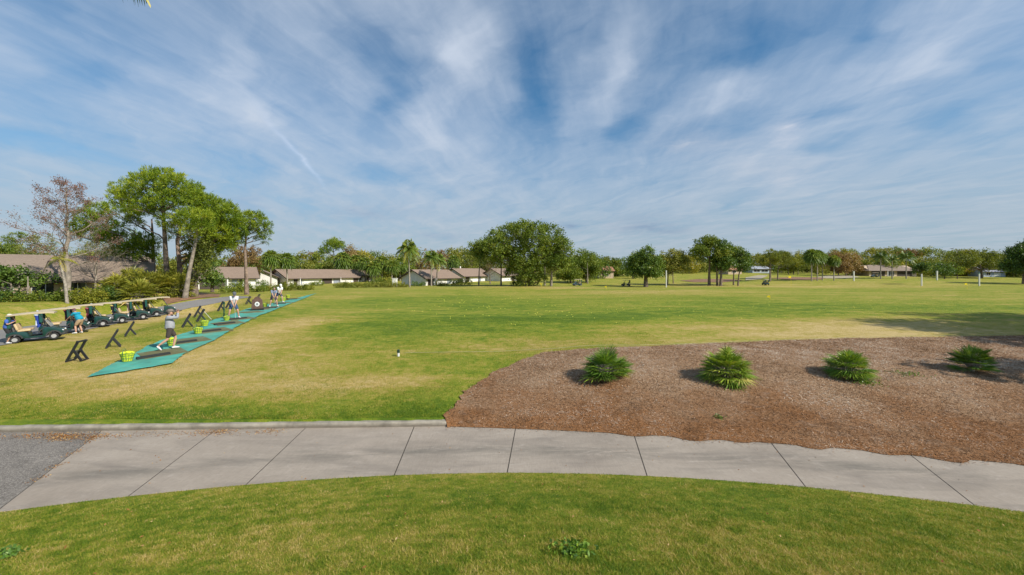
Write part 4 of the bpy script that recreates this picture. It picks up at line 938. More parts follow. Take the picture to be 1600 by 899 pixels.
# background wood reads as one mass; nearer individuals stand before it
wood = []
rg = random.Random(99)
def woodrow(x0, x1, step, ytop, D0, D1, pal, r=8, yv=4):
    px = x0
    while px < x1:
        D = rg.uniform(D0, D1); yt = np.interp(px, [p[0] for p in ytop], [p[1] for p in ytop])+rg.uniform(-yv, yv)
        base = GD(px, D); q = PM(D); H = hpx(yt-3, D, base); Wd = step*1.1/q; foil = rg.choice(pal); cl = []
        for i in range(9):
            a = rg.uniform(0, 2*PI); v = rg.uniform(0, 1) if i else 1.0; rad = Wd*math.sqrt(max(0, 1-v*v))*.8
            rr = r/q*rg.uniform(.8, 1.25); cl.append((base.x+math.cos(a)*rad, base.y+math.sin(a)*rad, base.z+H*.30+(H*.70-rr*.8)*v, rr, rr*.8))
        cl.append((base.x, base.y, base.z+H*.2, Wd*.9, H*.22))
        wood.append((foil, cl, base, H)); px += step*rg.uniform(.7, 1.2)
woodrow(-60, 420, 24, [(-60, 395), (0, 392), (60, 395), (200, 400), (300, 402), (420, 403)], 110, 150, ['m', 'o', 'o', 'r'], 10)
woodrow(405, 760, 17, [(405, 404), (450, 400), (500, 397), (560, 396), (620, 398), (660, 394), (700, 392), (760, 394)], 148, 190, ['o', 'o', 'y', 'm', 'o', 'm', 'o', 'y', 'r'], 8, 4)
woodrow(420, 640, 16, [(420, 416), (640, 414)], 138, 146, ['m', 'm', 'o', 'o', 'y'], 6, 4)
woodrow(740, 960, 18, [(740, 396), (960, 402)], 175, 210, ['m', 'o'], 8)
woodrow(925, 1000, 14, [(925, 410), (960, 405), (1000, 402)], 160, 185, ['m', 'o', 'd'], 6)
woodrow(1000, 1290, 15, [(1000, 402), (1060, 402), (1150, 404), (1220, 396), (1290, 398)], 205, 245, ['o', 'm', 'y', 'd', 'o'], 7)
woodrow(1285, 1640, 16, [(1285, 398), (1340, 393), (1400, 391), (1460, 391), (1500, 394), (1640, 396)], 200, 240, ['o', 'o', 'm', 'o', 'y', 'o', 'm', 'r'], 7, 5)
woodrow(1350, 1640, 15, [(1350, 407), (1640, 408)], 180, 196, ['m', 'o', 'd', 'o', 'y'], 6, 5)
woodrow(-300, -60, 40, [(-300, 380), (-60, 392)], 90, 130, ['m', 'o'], 14)
woodrow(1640, 2000, 30, [(1640, 395), (2000, 385)], 150, 200, ['m', 'o'], 12)
FM = {'o': F_OLIVE, 'm': F_MID, 'y': F_YELLOW, 'r': F_RUST, 'd': F_DARK}
for k, f_ in FM.items():
    cl = []
    Vs, Ts = [], []
    for kk, c, b_, H in wood:
        if kk != k: continue
        V, t_ = crown(c, .62, .62, 'leaf', .40+rg.uniform(-.12, .14), .17, .5, 12, .3); Vs.append(V); Ts.append(t_)
    if Vs:
        o = fast_mesh('woods', np.concatenate(Vs), None, f_, None, tone=np.concatenate(Ts)); tag(o, kind='stuff')
m = MB()
for kk, c, b_, H in wood:
    for q in range(2):
        x = rg.uniform(-1.5, 1.5); m.tube([(b_.x+x, b_.y-.5, b_.z-.1), (b_.x+x*.8+rg.uniform(-.5, .5), b_.y, b_.z+H*.6)], [.2, .1], 5, False)
tag(m.build('woods', M_BARK), kind='stuff')

# ------------------------------------------------------------------ houses
def roof_mat(name, col):
    m = bpy.data.materials.new(name); m.use_nodes = True; t = NT(m.node_tree); b = m.node_tree.nodes['Principled BSDF']
    o = t.new('ShaderNodeTexCoord').outputs['Object']
    br = t.new('ShaderNodeTexBrick'); t.put(br.inputs['Vector'], o); br.inputs['Scale'].default_value = 2.2; br.inputs['Mortar Size'].default_value = 0.02
    c1 = tuple(v*1.12 for v in col); c2 = tuple(v*.85 for v in col)
    br.inputs['Color1'].default_value = (*c1, 1); br.inputs['Color2'].default_value = (*c2, 1); br.inputs['Mortar'].default_value = (*[v*.6 for v in col], 1)
    n = t.noise(o, .5, 5, .6); t.put(b.inputs['Base Color'], t.mix(t.remap(n, .3, .7, 0, .5), br.outputs[0], tuple(v*.72 for v in col))); b.inputs['Roughness'].default_value = .95
    return m
M_ROOF = roof_mat('brown shingles', (0.27, 0.195, 0.145)); M_ROOF2 = roof_mat('terracotta roof', (0.42, 0.20, 0.12)); M_ROOF3 = roof_mat('taupe shingles', (0.26, 0.20, 0.155))
M_WHITE = mat('white stucco', (0.74, 0.72, 0.67), .9, .06, 1.5, .2); M_BEIGE = mat('beige stucco', (0.50, 0.39, 0.28), .9, .1, 1.5, .3)
M_TRIM = mat('white trim', (0.78, 0.77, 0.74), .6, .04); M_DKTRIM_SHADE = mat('dark brown trim and porch shade', (0.06, 0.045, 0.035), .7, .1); M_GLASS = mat('dark window glass', (0.03, 0.035, 0.04), .08, .2, 1, spec=.6)
M_GAR = mat('garage door', (0.80, 0.79, 0.75), .6, .04); M_SHUT = mat('grey blue door', (0.28, 0.31, 0.37), .6, .08); M_BLUEW = mat('pale blue wall', (0.40, 0.46, 0.56), .8, .06)
def house(label, org, th, L, Wd, eave, ridge, wall, roofm, openings, over=.6, porch=None, chimney=None, hips=False, group='low single storey houses along the range'):
    """org: near front corner; local x along the front, local y into the plot"""
    root = thing('house', label, 'house', (org[0], org[1], T(org[0], org[1])-.25), th, group)
    h = eave+.25; rd = ridge+.25; m = MB()
    # walls as a gabled solid
    vs = [(0, 0, -.4), (L, 0, -.4), (L, Wd, -.4), (0, Wd, -.4), (0, 0, h), (L, 0, h), (L, Wd, h), (0, Wd, h), (0, Wd/2, rd-.12), (L, Wd/2, rd-.12)]
    fs = [(0, 1, 5, 4), (1, 2, 6, 9, 5), (2, 3, 7, 6), (3, 0, 4, 8, 7), (4, 5, 9, 8), (7, 8, 9, 6)]
    m.add(vs, fs).build('wall', wall, root)
    sl = (rd-h)/(Wd/2); z0 = h-sl*over; t_ = .16
    m = MB(); hp = Wd*.38 if hips else -over
    for sgn in (0, 1):
        ya, yb_ = (-over, Wd/2) if sgn == 0 else (Wd+over, Wd/2)
        a = [(-over, ya, z0), (L+over, ya, z0), (L-hp if hips else L+over, yb_, rd), (hp if hips else -over, yb_, rd)]
        m.add([*a, *[(x, y_, z_+t_) for x, y_, z_ in a]], [(0, 1, 2, 3), (4, 5, 6, 7), (0, 1, 5, 4), (1, 2, 6, 5), (2, 3, 7, 6), (3, 0, 4, 7)])
    if hips:
        for x0, xh in ((-over, hp), (L+over, L-hp)):
            a = [(x0, -over, z0+.003), (x0, Wd+over, z0+.003), (xh, Wd/2, rd+.003)]; m.add([*a, *[(x, y_, z_+t_) for x, y_, z_ in a]], [(0, 1, 2), (3, 4, 5), (0, 1, 4, 3), (1, 2, 5, 4), (2, 0, 3, 5)])
    rf = m.build('roof', roofm, root)
    fb = MB().box(((L)/2, -over-.03, z0+.06), (L+2*over, .06, .2))
    for x0 in (-over-.03, L+over+.03):
        if not hips:
            for ya in (-over, Wd+over): fb.bar((x0, ya, z0+.06), (x0, Wd/2, rd+.06), .06, .22)
    fb.build('fascia', M_DKTRIM_SHADE, root)
    for kind, x, w_, z_, hh in openings:
        mt = {'garage': M_GAR, 'window': M_GLASS, 'door': M_SHUT, 'porch': M_DKTRIM_SHADE, 'slider': M_GLASS}[kind]
        nm = {'garage': 'garage_door', 'window': 'window', 'door': 'door', 'porch': 'porch_shade_panel', 'slider': 'glass_door'}[kind]  # porch: no hole, a dark panel on the wall paints the shade inside
        d_ = MB().box((x+w_/2, -.03, z_+.25+hh/2), (w_, .05, hh))
        if kind == 'garage':
            for k in range(1, 4): d_.box((x+w_/2, -.06, z_+.25+hh*k/4), (w_-.1, .02, .04))
        pr = d_.build(nm, mt, root)
        if kind in ('window', 'slider'):
            f = MB()
            for zz_ in (z_+.25, z_+.25+hh): f.box((x+w_/2, -.07, zz_), (w_+.12, .06, .08))
            for xx in (x, x+w_/2, x+w_): f.box((xx, -.065, z_+.25+hh/2), (.07, .05, hh-.09))
            f.build('frame', M_TRIM, pr)
    if porch:
        for x in porch: MB().box((x, -over+.12, h/2-.25), (.22, .22, h-.02+.3)).build('post', M_TRIM, root)
    if chimney: MB().box((chimney, Wd/2+.4, rd+.25), (.5, .5, 1.1)).build('chimney', M_WHITE, root)
    return root
def at(px, D): return ((px-800)/F*D, D)
TH = R(60)
# brown roofed house behind the carts, nearest
house('beige house with big brown roofs nearest to the parked carts', at(-40, 46), R(44), 14.5, 11, 2.5, 5.1, M_BEIGE, M_ROOF3, [('window', 1.2, 1.6, .9, 1.3), ('slider', 4.2, 2.2, 0, 2.1), ('porch', 7.4, 2.6, 0, 2.1), ('garage', 11, 2.6, 0, 2.2)], .9)
hb = house('lower beige wing with a brown roof and sloping buttress walls under the pines', at(84, 45.5), R(40), 7.5, 7, 2.35, 4.2, M_BEIGE, M_ROOF3, [('slider', 1.2, 1.3, 0, 2.0), ('window', 4.8, 1.4, .5, 1.3)], .9)
for x in (3.6, 7.3):
    MB().add([(x, -.02, -.3), (x, -1.9, -.3), (x, -.5, 2.3), (x, -.02, 2.3), (x+.35, -.02, -.3), (x+.35, -1.9, -.3), (x+.35, -.5, 2.3), (x+.35, -.02, 2.3)], [(0, 1, 2, 3), (4, 5, 6, 7), (0, 1, 5, 4), (1, 2, 6, 5), (2, 3, 7, 6), (3, 0, 4, 7)]).build('buttress', M_BEIGE, hb)
hx = house('white house with a shaded porch seen behind the slim pine trunk', at(306, 82), R(38), 10.2, 10, 2.35, 4.45, M_WHITE, M_ROOF, [('porch', .6, 4.2, 0, 2.15), ('door', 6.0, 1.1, 0, 2.1), ('porch', 7.3, .5, 0, 2.1), ('garage', 7.8, 2.2, .1, 2.0)], .7, [.3, 5.2])
house('white gabled house peeking out beside the slim pine', at(433, 108), R(118), 9.5, 8, 2.4, 4.3, M_WHITE, M_ROOF, [('window', 3.5, 1.4, .9, 1.1)], .5)
house('long low white house with a grey gable at the end of the tee', at(450, 110), TH, 23, 9.4, 2.15, 4.35, M_WHITE, M_ROOF, [('porch', 1.6, 1.1, 0, 1.9), ('door', 3.2, .8, 0, 1.9), ('garage', 4.4, 5.0, .05, 1.75), ('porch', 10.2, 3.2, 0, 1.9), ('door', 13.9, 2.2, 0, 1.9), ('garage', 16.4, 4.2, .05, 1.8), ('porch', 21.0, 1.8, 0, 1.9)], .8, [3.0, 15.9])
house('stepped brown roofed end of the long white house beside the tilted palm', at(555, 130), TH, 7.5, 8.0, 2.1, 3.9, M_WHITE, M_ROOF, [('window', 1, 1.4, .6, 1.2), ('porch', 3.6, 2.0, 0, 1.9)], .7)
house('white house with a pale gable behind the queen palms', at(665, 112), TH, 14.5, 9, 2.15, 4.3, M_WHITE, M_ROOF, [('porch', .8, 2.4, 0, 1.9), ('garage', 3.6, 4.4, .05, 1.8), ('door', 9.2, 1.8, 0, 1.9), ('garage', 11.6, 2.4, .05, 1.8)], .8, [3.3])
house('white house with a brown roof reaching under the slender tree', at(724, 128), TH, 15, 8, 2.15, 4.3, M_WHITE, M_ROOF, [('porch', 1.2, 2, 0, 1.9), ('garage', 4, 3.6, .05, 1.8), ('door', 8.4, 1.4, 0, 1.9), ('garage', 10.6, 3.6, .05, 1.7)], .8, None, 4)
house('white house half hidden behind the dark foot of the big ficus', at(784, 136), TH, 10, 8, 2.15, 4.2, M_WHITE, M_ROOF, [('garage', 2, 3.6, .05, 1.8), ('porch', 6.4, 2, 0, 1.9)], .8)
hg = 'far buildings beyond the fairways'
house('long low taupe roofed house behind the feathery palms', at(1358, 176), R(2), 21, 9, 2.6, 4.7, M_BEIGE, M_ROOF3, [('porch', 1, 6, 0, 2.1), ('slider', 8, 3, 0, 2.1), ('porch', 12.5, 6.5, 0, 2.1)], 1.0, [7.4], None, True, hg)
house('small bluish white building under the wide pale oak', at(1537, 178), R(-6), 8.5, 7, 2.4, 4.2, M_BLUEW, mat('blue grey roof', (0.30, 0.31, 0.38), .8, .1), [('window', 1, 1.6, .7, 1.2), ('garage', 4, 2.6, .1, 1.8)], .6, None, None, False, hg)
house('low pale blue building beyond the pine pair', at(1176, 205), R(4), 9, 7, 2.0, 3.3, M_BLUEW, mat('white metal roof', (0.36, 0.38, 0.42), .5, .05), [('window', .6, 3.2, .5, 1.1), ('window', 4.6, 3.4, .5, 1.1)], .5, None, None, False, hg)
house('orange tiled house glimpsed behind the oak group', at(1138, 190), R(10), 7, 7, 2.2, 4.0, M_BEIGE, M_ROOF2, [('window', 2, 2, .8, 1.1)], .5, None, None, False, hg)
house('orange roofed house glimpsed between the rounded tree and the dark oak', at(936, 165), R(5), 6, 7, 3.0, 4.6, M_BEIGE, M_ROOF2, [('window', 2, 2, .8, 1.1)], .5, None, None, False, hg)

# ------------------------------------------------------------------ hedges and shrubs
def hedge(label, p0, p1, h, w_, foil, tone=.5, leaf=.2, name='hedge', group=None, n=None, wavy_=.25):
    a, b = Vector(p0), Vector(p1); L = (b-a).length; n = n or max(2, int(L/(w_*.75))); base = Vector((a.x, a.y, T(a.x, a.y)))
    root = thing(name, label, 'hedge' if name == 'hedge' else 'shrub', base, 0, group); cl = []
    m = MB()
    for i in range(n+1):
        p = a.lerp(b, i/n); z = T(p.x, p.y)-base.z; hh = h*random.uniform(1-wavy_, 1+wavy_)
        r = w_*.6*random.uniform(.85, 1.15)
        cl.append((p.x-a.x+random.uniform(-.2, .2), p.y-a.y+random.uniform(-.2, .2), z+hh*.5, r, hh*.52))
        m.tube([(p.x-a.x, p.y-a.y, z-.1), (p.x-a.x, p.y-a.y, z+hh*.5)], .03, 4)
    m.tube([(c_[0], c_[1], c_[2]-h*.55) for c_ in cl], .03, 4)
    m.build('stem', M_BARK, root); V, t_ = crown(cl, leaf, 1.0, 'leaf', tone, .16, .8, 12, .2)
    fast_mesh('foliage', V, None, foil, root, tone=t_); return root
H = lambda px, D: GD(px, D)
hedge('long green and yellow hedge in front of the brown roofed house', H(-40, 40), H(112, 42.5), .95, 1.5, F_MID, .42, .2)
hedge('bright lime shrub beside the slim palm trunk', H(128, 42), H(152, 43), 1.25, 1.5, F_YELLOW, .38, .18, 'shrub', n=3)
hedge('dark green shrub between the lime shrub and the fan palm clump', H(158, 44.5), H(172, 45), 1.3, 1.5, F_DARK, .4, .2, 'shrub', n=2)
hedge('dark low shrub at the bottom edge of the dark spreading tree', H(-30, 41.5), H(16, 41), 1.1, 1.5, F_DARK, .3, .2, 'shrub', n=3)
hedge('clipped shrub by the porch seen beside the slim pine trunk', H(362, 74), H(379, 74), 1.5, 1.6, F_MID, .45, .22, 'shrub', n=2)
hedge('low green hedge running behind the second golfer and the slim pine', H(353, 66), H(412, 68), .9, 1.3, F_MID, .42, .2)
hedge('yellow green hedge row at the far end of the tee', H(415, 72), H(482, 74), 1.0, 1.5, F_YELLOW, .25, .22)
hedge('dark round shrub between the two white gables', H(405, 92), H(411, 92), 1.5, 1.6, F_DARK, .45, .22, 'shrub', n=1)
hedge('yellow flecked hedge row running toward the queen palms', H(533, 92), H(632, 96), 1.0, 1.8, F_OLIVE, .5, .25)
hedge('bushy shrubs at the grey gable of the long house', H(440, 104), H(457, 105), 1.1, 1.4, F_YELLOW, .3, .22, 'shrub', n=2)
hedge('small green shrub before the garage of the long house', H(486, 108), H(500, 109), 1.0, 1.4, F_MID, .5, .22, 'shrub', n=2)
hedge('tall green shrubs in the gap beside the white utility box', H(590, 108), H(612, 108), 2.0, 2.2, F_MID, .45, .28, 'shrub', n=3)
hedge('low shrub line along the end of the long house', H(528, 104), H(556, 106), .8, 1.3, F_OLIVE, .5, .22)
hedge('dark shrubs at the pale gable behind the queen palms', H(648, 106), H(662, 107), 1.1, 1.2, F_DARK, .5, .22, 'shrub', n=2)
hedge('yellow shrub at the garage behind the queen palms', H(685, 108), H(695, 108), 1.1, 1.3, F_YELLOW, .35, .22, 'shrub', n=2)
hedge('green shrubs between the two houses behind the slender tree', H(706, 110), H(732, 112), 1.4, 1.6, F_MID, .5, .24, 'shrub', n=4)
bare_tree('bare_tree', 'grey leafless small tree in front of the white house by the slender tree', GD(766, 118), 6.0, 3.2, 21, F_RUST, .14, .18, 3, 700, M_BARK, .3)
# white utility box between the houses
ub = thing('utility_box', 'small white utility kiosk standing between the two houses', 'kiosk', GD(617, 106)); MB().box((0, 0, 1.0), (1.1, .9, 2.0)).build('body', M_TRIM, ub, .03); MB().box((0, 0, 2.06), (1.3, 1.1, .12)).build('lid', M_TRIM, ub, .02); MB().box((0, -.47, 1.0), (.7, .04, 1.6)).build('door', M_WHITE, ub)

# ------------------------------------------------------------------ tee: carpet strip, mats, trays
M_TEAL = mat('teal carpet', (0.065, 0.330, 0.260), .95, .15, 1.4, .3, col2=(0.050, 0.205, 0.160)); M_MAT = mat('worn hitting mat', (0.085, 0.095, 0.04), .95, .3, 5, .4, col2=(0.13, 0.11, 0.05))
M_TRAY = mat('black rubber', (0.022, 0.024, 0.022), .7, .2, 6); M_BLACK = mat('black plastic', (0.018, 0.020, 0.022), .45, .2, 6, spec=.5); M_DGREEN = mat('dark green plastic', (0.012, 0.075, 0.05), .4, .1, 4)
def _worn(m):
    t = NT(m.node_tree); b = m.node_tree.nodes['Principled BSDF']; lk = b.inputs['Base Color'].links[0].from_socket
    pos = t.new('ShaderNodeNewGeometry').outputs['Position']
    c = t.mix(t.remap(t.noise(pos, 1.1, 6, .7, .5), .50, .72, 0, .55), lk, (0.17, 0.30, 0.20, 1)); c = t.mix(t.remap(t.noise(pos, 7, 5, .75), .56, .74, 0, .5), c, (0.22, 0.20, 0.10, 1))
    t.put(b.inputs['Base Color'], c)
_worn(M_TEAL); _worn(M_MAT)
strip = [(139, 591), (155, 581), (171, 573), (190, 564), (212, 554), (229, 543), (250, 534), (275, 526), (301, 518), (329, 503), (350, 496), (366, 491), (384, 484), (415, 477), (450, 470), (481, 462), (496, 458.6),
         (488, 461.5), (481, 465), (465, 471), (444, 479), (425, 487), (406, 494), (388, 503), (369, 512), (352, 522.5), (335, 533), (311, 544), (288, 554), (278, 562), (269, 569.5), (238, 575), (206, 580)]
_st = [G(*p)[:2] for p in strip]
tc_ = sheet('tee_carpet', wob(_st+[_st[0]], .022, 8, 5)[:-1], M_TEAL, .05, .8, kind=None); tag(tc_, 'long strip of faded teal carpet laid along the practice tee', 'carpet')
MATG = 'hitting mats along the teal carpet'
def slab_on_ground(name, label, cat, px, py, sx_, sy_, rz, h, mt, group, lift=.05):
    g = G(px, py); o = MB()
    nx_, ny_ = 5, 5; vs = []; c, s_ = math.cos(rz), math.sin(rz)
    for k in (1, 0):
        for j in range(ny_+1):
            for i in range(nx_+1):
                u, v = (i/nx_-.5)*sx_, (j/ny_-.5)*sy_; x, y = u*c-v*s_, u*s_+v*c
                vs.append((x, y, T(g.x+x, g.y+y)-g.z+lift+(h if k else -.02)))
    w_ = nx_+1; q = w_*(ny_+1); fs = []
    for j in range(ny_):
        for i in range(nx_): fs.append((j*w_+i, j*w_+i+1, (j+1)*w_+i+1, (j+1)*w_+i))
    ring = [i for i in range(w_)]+[j*w_+nx_ for j in range(1, ny_+1)]+[ny_*w_+i for i in range(nx_-1, -1, -1)]+[j*w_ for j in range(ny_-1, 0, -1)]
    for a, b in zip(ring, ring[1:]+ring[:1]): fs.append((a, a+q, b+q, b))
    o.add(vs, fs); ob = o.build(name, mt); ob.location = g; return tag(ob, label, cat, group)
MANG = R(52)
mat_l = ['hitting mat under the golfer in the grey sweater', 'empty hitting mat just beyond the golfer in the grey sweater', 'empty hitting mat ahead of the two side by side bag stands', 'empty hitting mat right before the golfer in navy shorts and pale shirt',
         'hitting mat under the golfer bent over with the dark cap', 'hitting mat between the dark capped golfer and the brown box', 'hitting mat beside the brown wooden box', 'hitting mat under the golfer in the plaid shirt', 'hitting mat beyond the plaid shirted golfer', 'last hitting mat at the tip of the teal carpet']
for (px, py), lab in zip([(256, 553.5), (298, 534), (336, 518), (358, 506.5), (377, 499), (394, 489), (408, 484.5), (424, 481), (445, 474), (462, 467.5)], mat_l):
    slab_on_ground('hitting_mat', lab, 'mat', px-1.5, py, 1.36, 1.36, MANG, .012, M_MAT, MATG)
for (px, py), lab in zip([(240, 559.5), (286, 537.5), (327, 519.8), (351, 508), (371, 500.2), (421, 482.8), (437, 476), (456, 468.8)],
                         ['black ball tray on the mat of the golfer in the grey sweater', 'black ball tray on the empty mat beyond the grey sweater golfer', 'black ball tray by the second teal handled basket', 'black ball tray on the empty mat before the dark capped golfer', 'black ball tray at the feet of the dark capped golfer', 'black ball tray at the feet of the plaid shirted golfer', 'black ball tray beyond the plaid shirted golfer', 'farthest black ball tray near the carpet tip']):
    slab_on_ground('ball_tray', lab, 'tray', px, py, 1.0, .22, MANG, .05, M_TRAY, 'black ball trays on the mats', .072)
# baskets of range balls
M_YBALL = mat('yellow range balls', (0.62, 0.72, 0.03), .4, .08, 20); M_WIRE = mat('green wire', (0.02, 0.16, 0.10), .5, .1)
ICO = MB().ball((0, 0, 0), 1, 8, 5)
def basket(label, px, py, r=.19, fill=1.0):
    g = G(px, py); g.z += .055; root = thing('ball_basket', label, 'basket', g, random.uniform(0, 3), 'baskets of yellow range balls'); m = MB(); h = r*1.35
    prof = [(r*.62, 0), (r*.75, h*.4), (r*.9, h*.75), (r, h)]
    for rr, z in prof: m.tube([(rr*math.cos(a), rr*math.sin(a), z) for a in np.linspace(0, 2*PI, 19)], .008, 4, False)
    for k in range(14):
        a = 2*PI*k/14; m.tube([(rr*math.cos(a), rr*math.sin(a), z) for rr, z in prof], .005, 4, False)
    m.tube([(r*.62*math.cos(a)*u, r*.62*math.sin(a)*u, .006) for u, a in ((1, 0), (-1, 0))], .006, 4); m.build('cage', M_WIRE, root)
    MB().tube([(r*math.cos(a), 0.35*r, h+r*.75*math.sin(a)) for a in np.linspace(0, PI, 13)], .008, 5).build('handle', M_WIRE, root)
    b = MB(); rg_ = random.Random(int(px))
    for z in np.arange(.02, h*fill+.02, .035):
        rr = np.interp(z, [p[1] for p in prof], [p[0] for p in prof])-.02
        for k in range(max(6, int(2*PI*rr/.045))):
            a = 2*PI*k/max(6, int(2*PI*rr/.045))+z*30; b.ball((rr*math.cos(a), rr*math.sin(a), z), .0225, 7, 5)
    for k in range(46):
        q = rg_.uniform(0, 1)**.5*(r*.85); a = rg_.uniform(0, 2*PI); b.ball((q*math.cos(a), q*math.sin(a), h*fill+.015+.05*(1-q/r)), .0225, 7, 5)
    o = b.build('balls', M_YBALL, root, smooth=True); o['kind'] = 'stuff'; return root
for px, py, r, f, lab in [(199, 567, .225, 1, 'wire basket heaped with yellow balls at the near tip of the teal carpet'), (268, 542, .20, 1, 'ball basket partly hidden behind the leg of the grey sweater golfer'), (309.5, 523, .22, .8, 'ball basket with its handle up on the carpet before the two leaning stands'), (320, 511, .21, .85, 'ball basket near the leaning golf club'),
                           (354, 502.5, .19, .8, 'ball basket beside the foot of the dark capped golfer'), (414, 480.5, .2, .8, 'ball basket between the brown box and the plaid shirted golfer'), (442, 472, .26, .9, 'ball basket just past the golfers at the far end'), (450, 466.5, .24, .9, 'farthest ball basket on the carpet')]:
    basket(lab, px, py, r, f)
# black A-frame bag stands
def bag_stand_proto():
    root = thing('bag_stand', '', 'stand'); 
    for y in (-.23, .23):
        MB().bar((-.36, y, .02), (.30, y, .86), .05, .13).build('back_board', M_BLACK, root, .01)
        MB().bar((.02, y*.8, .46), (.46, y*.8, .02), .05, .12).build('leg', M_BLACK, root, .01)
    MB().bar((.29, -.30, .85), (.29, .30, .85), .09, .07).build('top_rail', M_BLACK, root, .01)
    MB().bar((.05, -.25, .43), (.05, .25, .43), .10, .05).build('cross_rail', M_BLACK, root, .01)
    MB().bar((-.35, -.28, .03), (-.35, .28, .03), .10, .06).build('foot_rail', M_BLACK, root, .01)
    MB().bar((.45, -.24, .03), (.45, .24, .03), .10, .06).build('foot_rail', M_BLACK, root, .01)
    return root
st0 = None
for px, py, rz, k, lab in [(120, 564, 12, 1.0, 'nearest black bag stand, turned so both boards show'), (176, 543, 42, .98, 'black bag stand between the nearest stand and the row of carts'), (203, 525, 44, .95, 'black bag stand just in front of the fourth cart'), (292, 511, 44, .95, 'black bag stand beside the golfer in the grey sweater'),
                           (309, 495.5, 44, .95, 'black bag stand half hidden behind the stand with the leaning club'), (314, 502.5, 44, .95, 'black bag stand with a golf club leaning on it'), (345, 486, 46, .95, 'black bag stand standing alone before the slim pine'), (357, 481.5, 46, .95, 'black bag stand hidden behind the dark capped golfer'),
                           (388, 475.5, 50, .95, 'small far black bag stand beside the brown box'), (403, 471, 50, .95, 'far black bag stand rising behind the brown box')]:
    o = bag_stand_proto() if st0 is None else copy_tree(st0); st0 = st0 or o
    o.location = G(px, py); o.rotation_euler.z = R(rz); o.scale = (k*.55, k*.80, k*.88); relabel(o, lab, None, 'black bag stands behind the tee')
g = G(331, 501); M_STEEL = mat('club steel', (0.45, 0.45, 0.45), .3, .05, metal=.8)
c_ = thing('golf_club', 'golf club leaning against the black bag stand', 'golf club', (g.x, g.y, g.z)); tp = G(314, 502.5)+Vector((-.1, .1, .82))-g
MB().tube([(0, 0, .03), tuple(tp)], .012, 6).build('shaft', M_STEEL, c_); MB().tube([tuple(tp*.75), tuple(tp*1.02)], .017, 6).build('grip', M_BLACK, c_); MB().box((.05, 0, .03), (.12, .05, .05)).build('head', M_BLACK, c_, .01)
# green bag post by the fourth basket
g = G(350, 497); c_ = thing('tee_post', 'thin dark green post beside the dark capped golfer', 'post', g); MB().tube([(0, 0, 0), (0, 0, .95)], .035, 8).build('post', M_DGREEN, c_); MB().box((0, 0, .95), (.12, .05, .12)).build('cap', M_DGREEN, c_, .01)
# brown box with a round white emblem
M_BROWN = mat('brown stained wood', (0.115, 0.065, 0.05), .7, .2, 3, .2); M_DISC = mat('white emblem disc', (0.72, 0.72, 0.72), .5, .03); M_INK = mat('grey emblem ink', (0.42, 0.43, 0.44), .5, .05)
g = G(402, 486); bx_ = thing('ball_dispenser', 'brown wooden box on skids with a round white emblem on its face', 'dispenser', g+Vector((0, 0, .05)), R(30)); bx_.scale = (.78, .78, .86)
MB().add([(-.48, -.3, .14), (.48, -.3, .14), (.48, .3, .14), (-.48, .3, .14), (-.42, -.28, .95), (.42, -.28, .95), (.42, .28, .95), (-.42, .28, .95)], [(3, 2, 1, 0), (4, 5, 6, 7), (0, 1, 5, 4), (1, 2, 6, 5), (2, 3, 7, 6), (3, 0, 4, 7)]).build('body', M_BROWN, bx_, .03)
MB().prism([(.3*math.cos(a), .94+.26*math.sin(a)) for a in np.linspace(0, PI, 11)], -.22, .22).build('lid', M_BROWN, bx_)
for y in (-.2, .2): MB().box((0, y, .07), (1.1, .08, .12)).build('skid', M_BLACK, bx_)
em = MB().lathe([(.2, 0), (.2, .02)], 24, (0, -.325, .56), 'y').build('emblem', M_DISC, bx_); em2 = MB().lathe([(.12, 0), (.12, .012), (.085, .013), (.085, .0)], 20, (0, -.34, .56), 'y').build('emblem_ring', M_INK, em)

# ------------------------------------------------------------------ golf carts
M_CART = mat('dark green cart paint', (0.004, 0.040, 0.036), .3, .1, 2, spec=.55, coat=.4); M_CROOF = mat('beige cart roof', (0.47, 0.39, 0.26), .55, .06); M_SEAT = mat('tan vinyl', (0.56, 0.42, 0.24), .55, .08)
M_TYRE = mat('tyre rubber', (0.03, 0.03, 0.032), .85, .2, 10); M_RIM = mat('silver rim', (0.42, 0.42, 0.43), .45, .08, metal=.3); M_CHAR = mat('charcoal plastic', (0.040, 0.042, 0.045), .6, .15, 6); M_CURT = mat('green canvas', (0.010, 0.075, 0.058), .8, .15, 6)
def glass_mat():
    m = bpy.data.materials.new('windshield'); m.use_nodes = True; t = NT(m.node_tree); b = m.node_tree.nodes['Principled BSDF']
    b.inputs['Base Color'].default_value = (.42, .44, .47, 1); b.inputs['Roughness'].default_value = .15; b.inputs['Alpha'].default_value = .72; b.inputs['Specular IOR Level'].default_value = .6; return m
M_WIND = glass_mat()
def arc(cx, cz, r, a0, a1, n=9): return [(cx+r*math.cos(R(a0+(a1-a0)*i/n)), cz+r*math.sin(R(a0+(a1-a0)*i/n))) for i in range(n+1)]
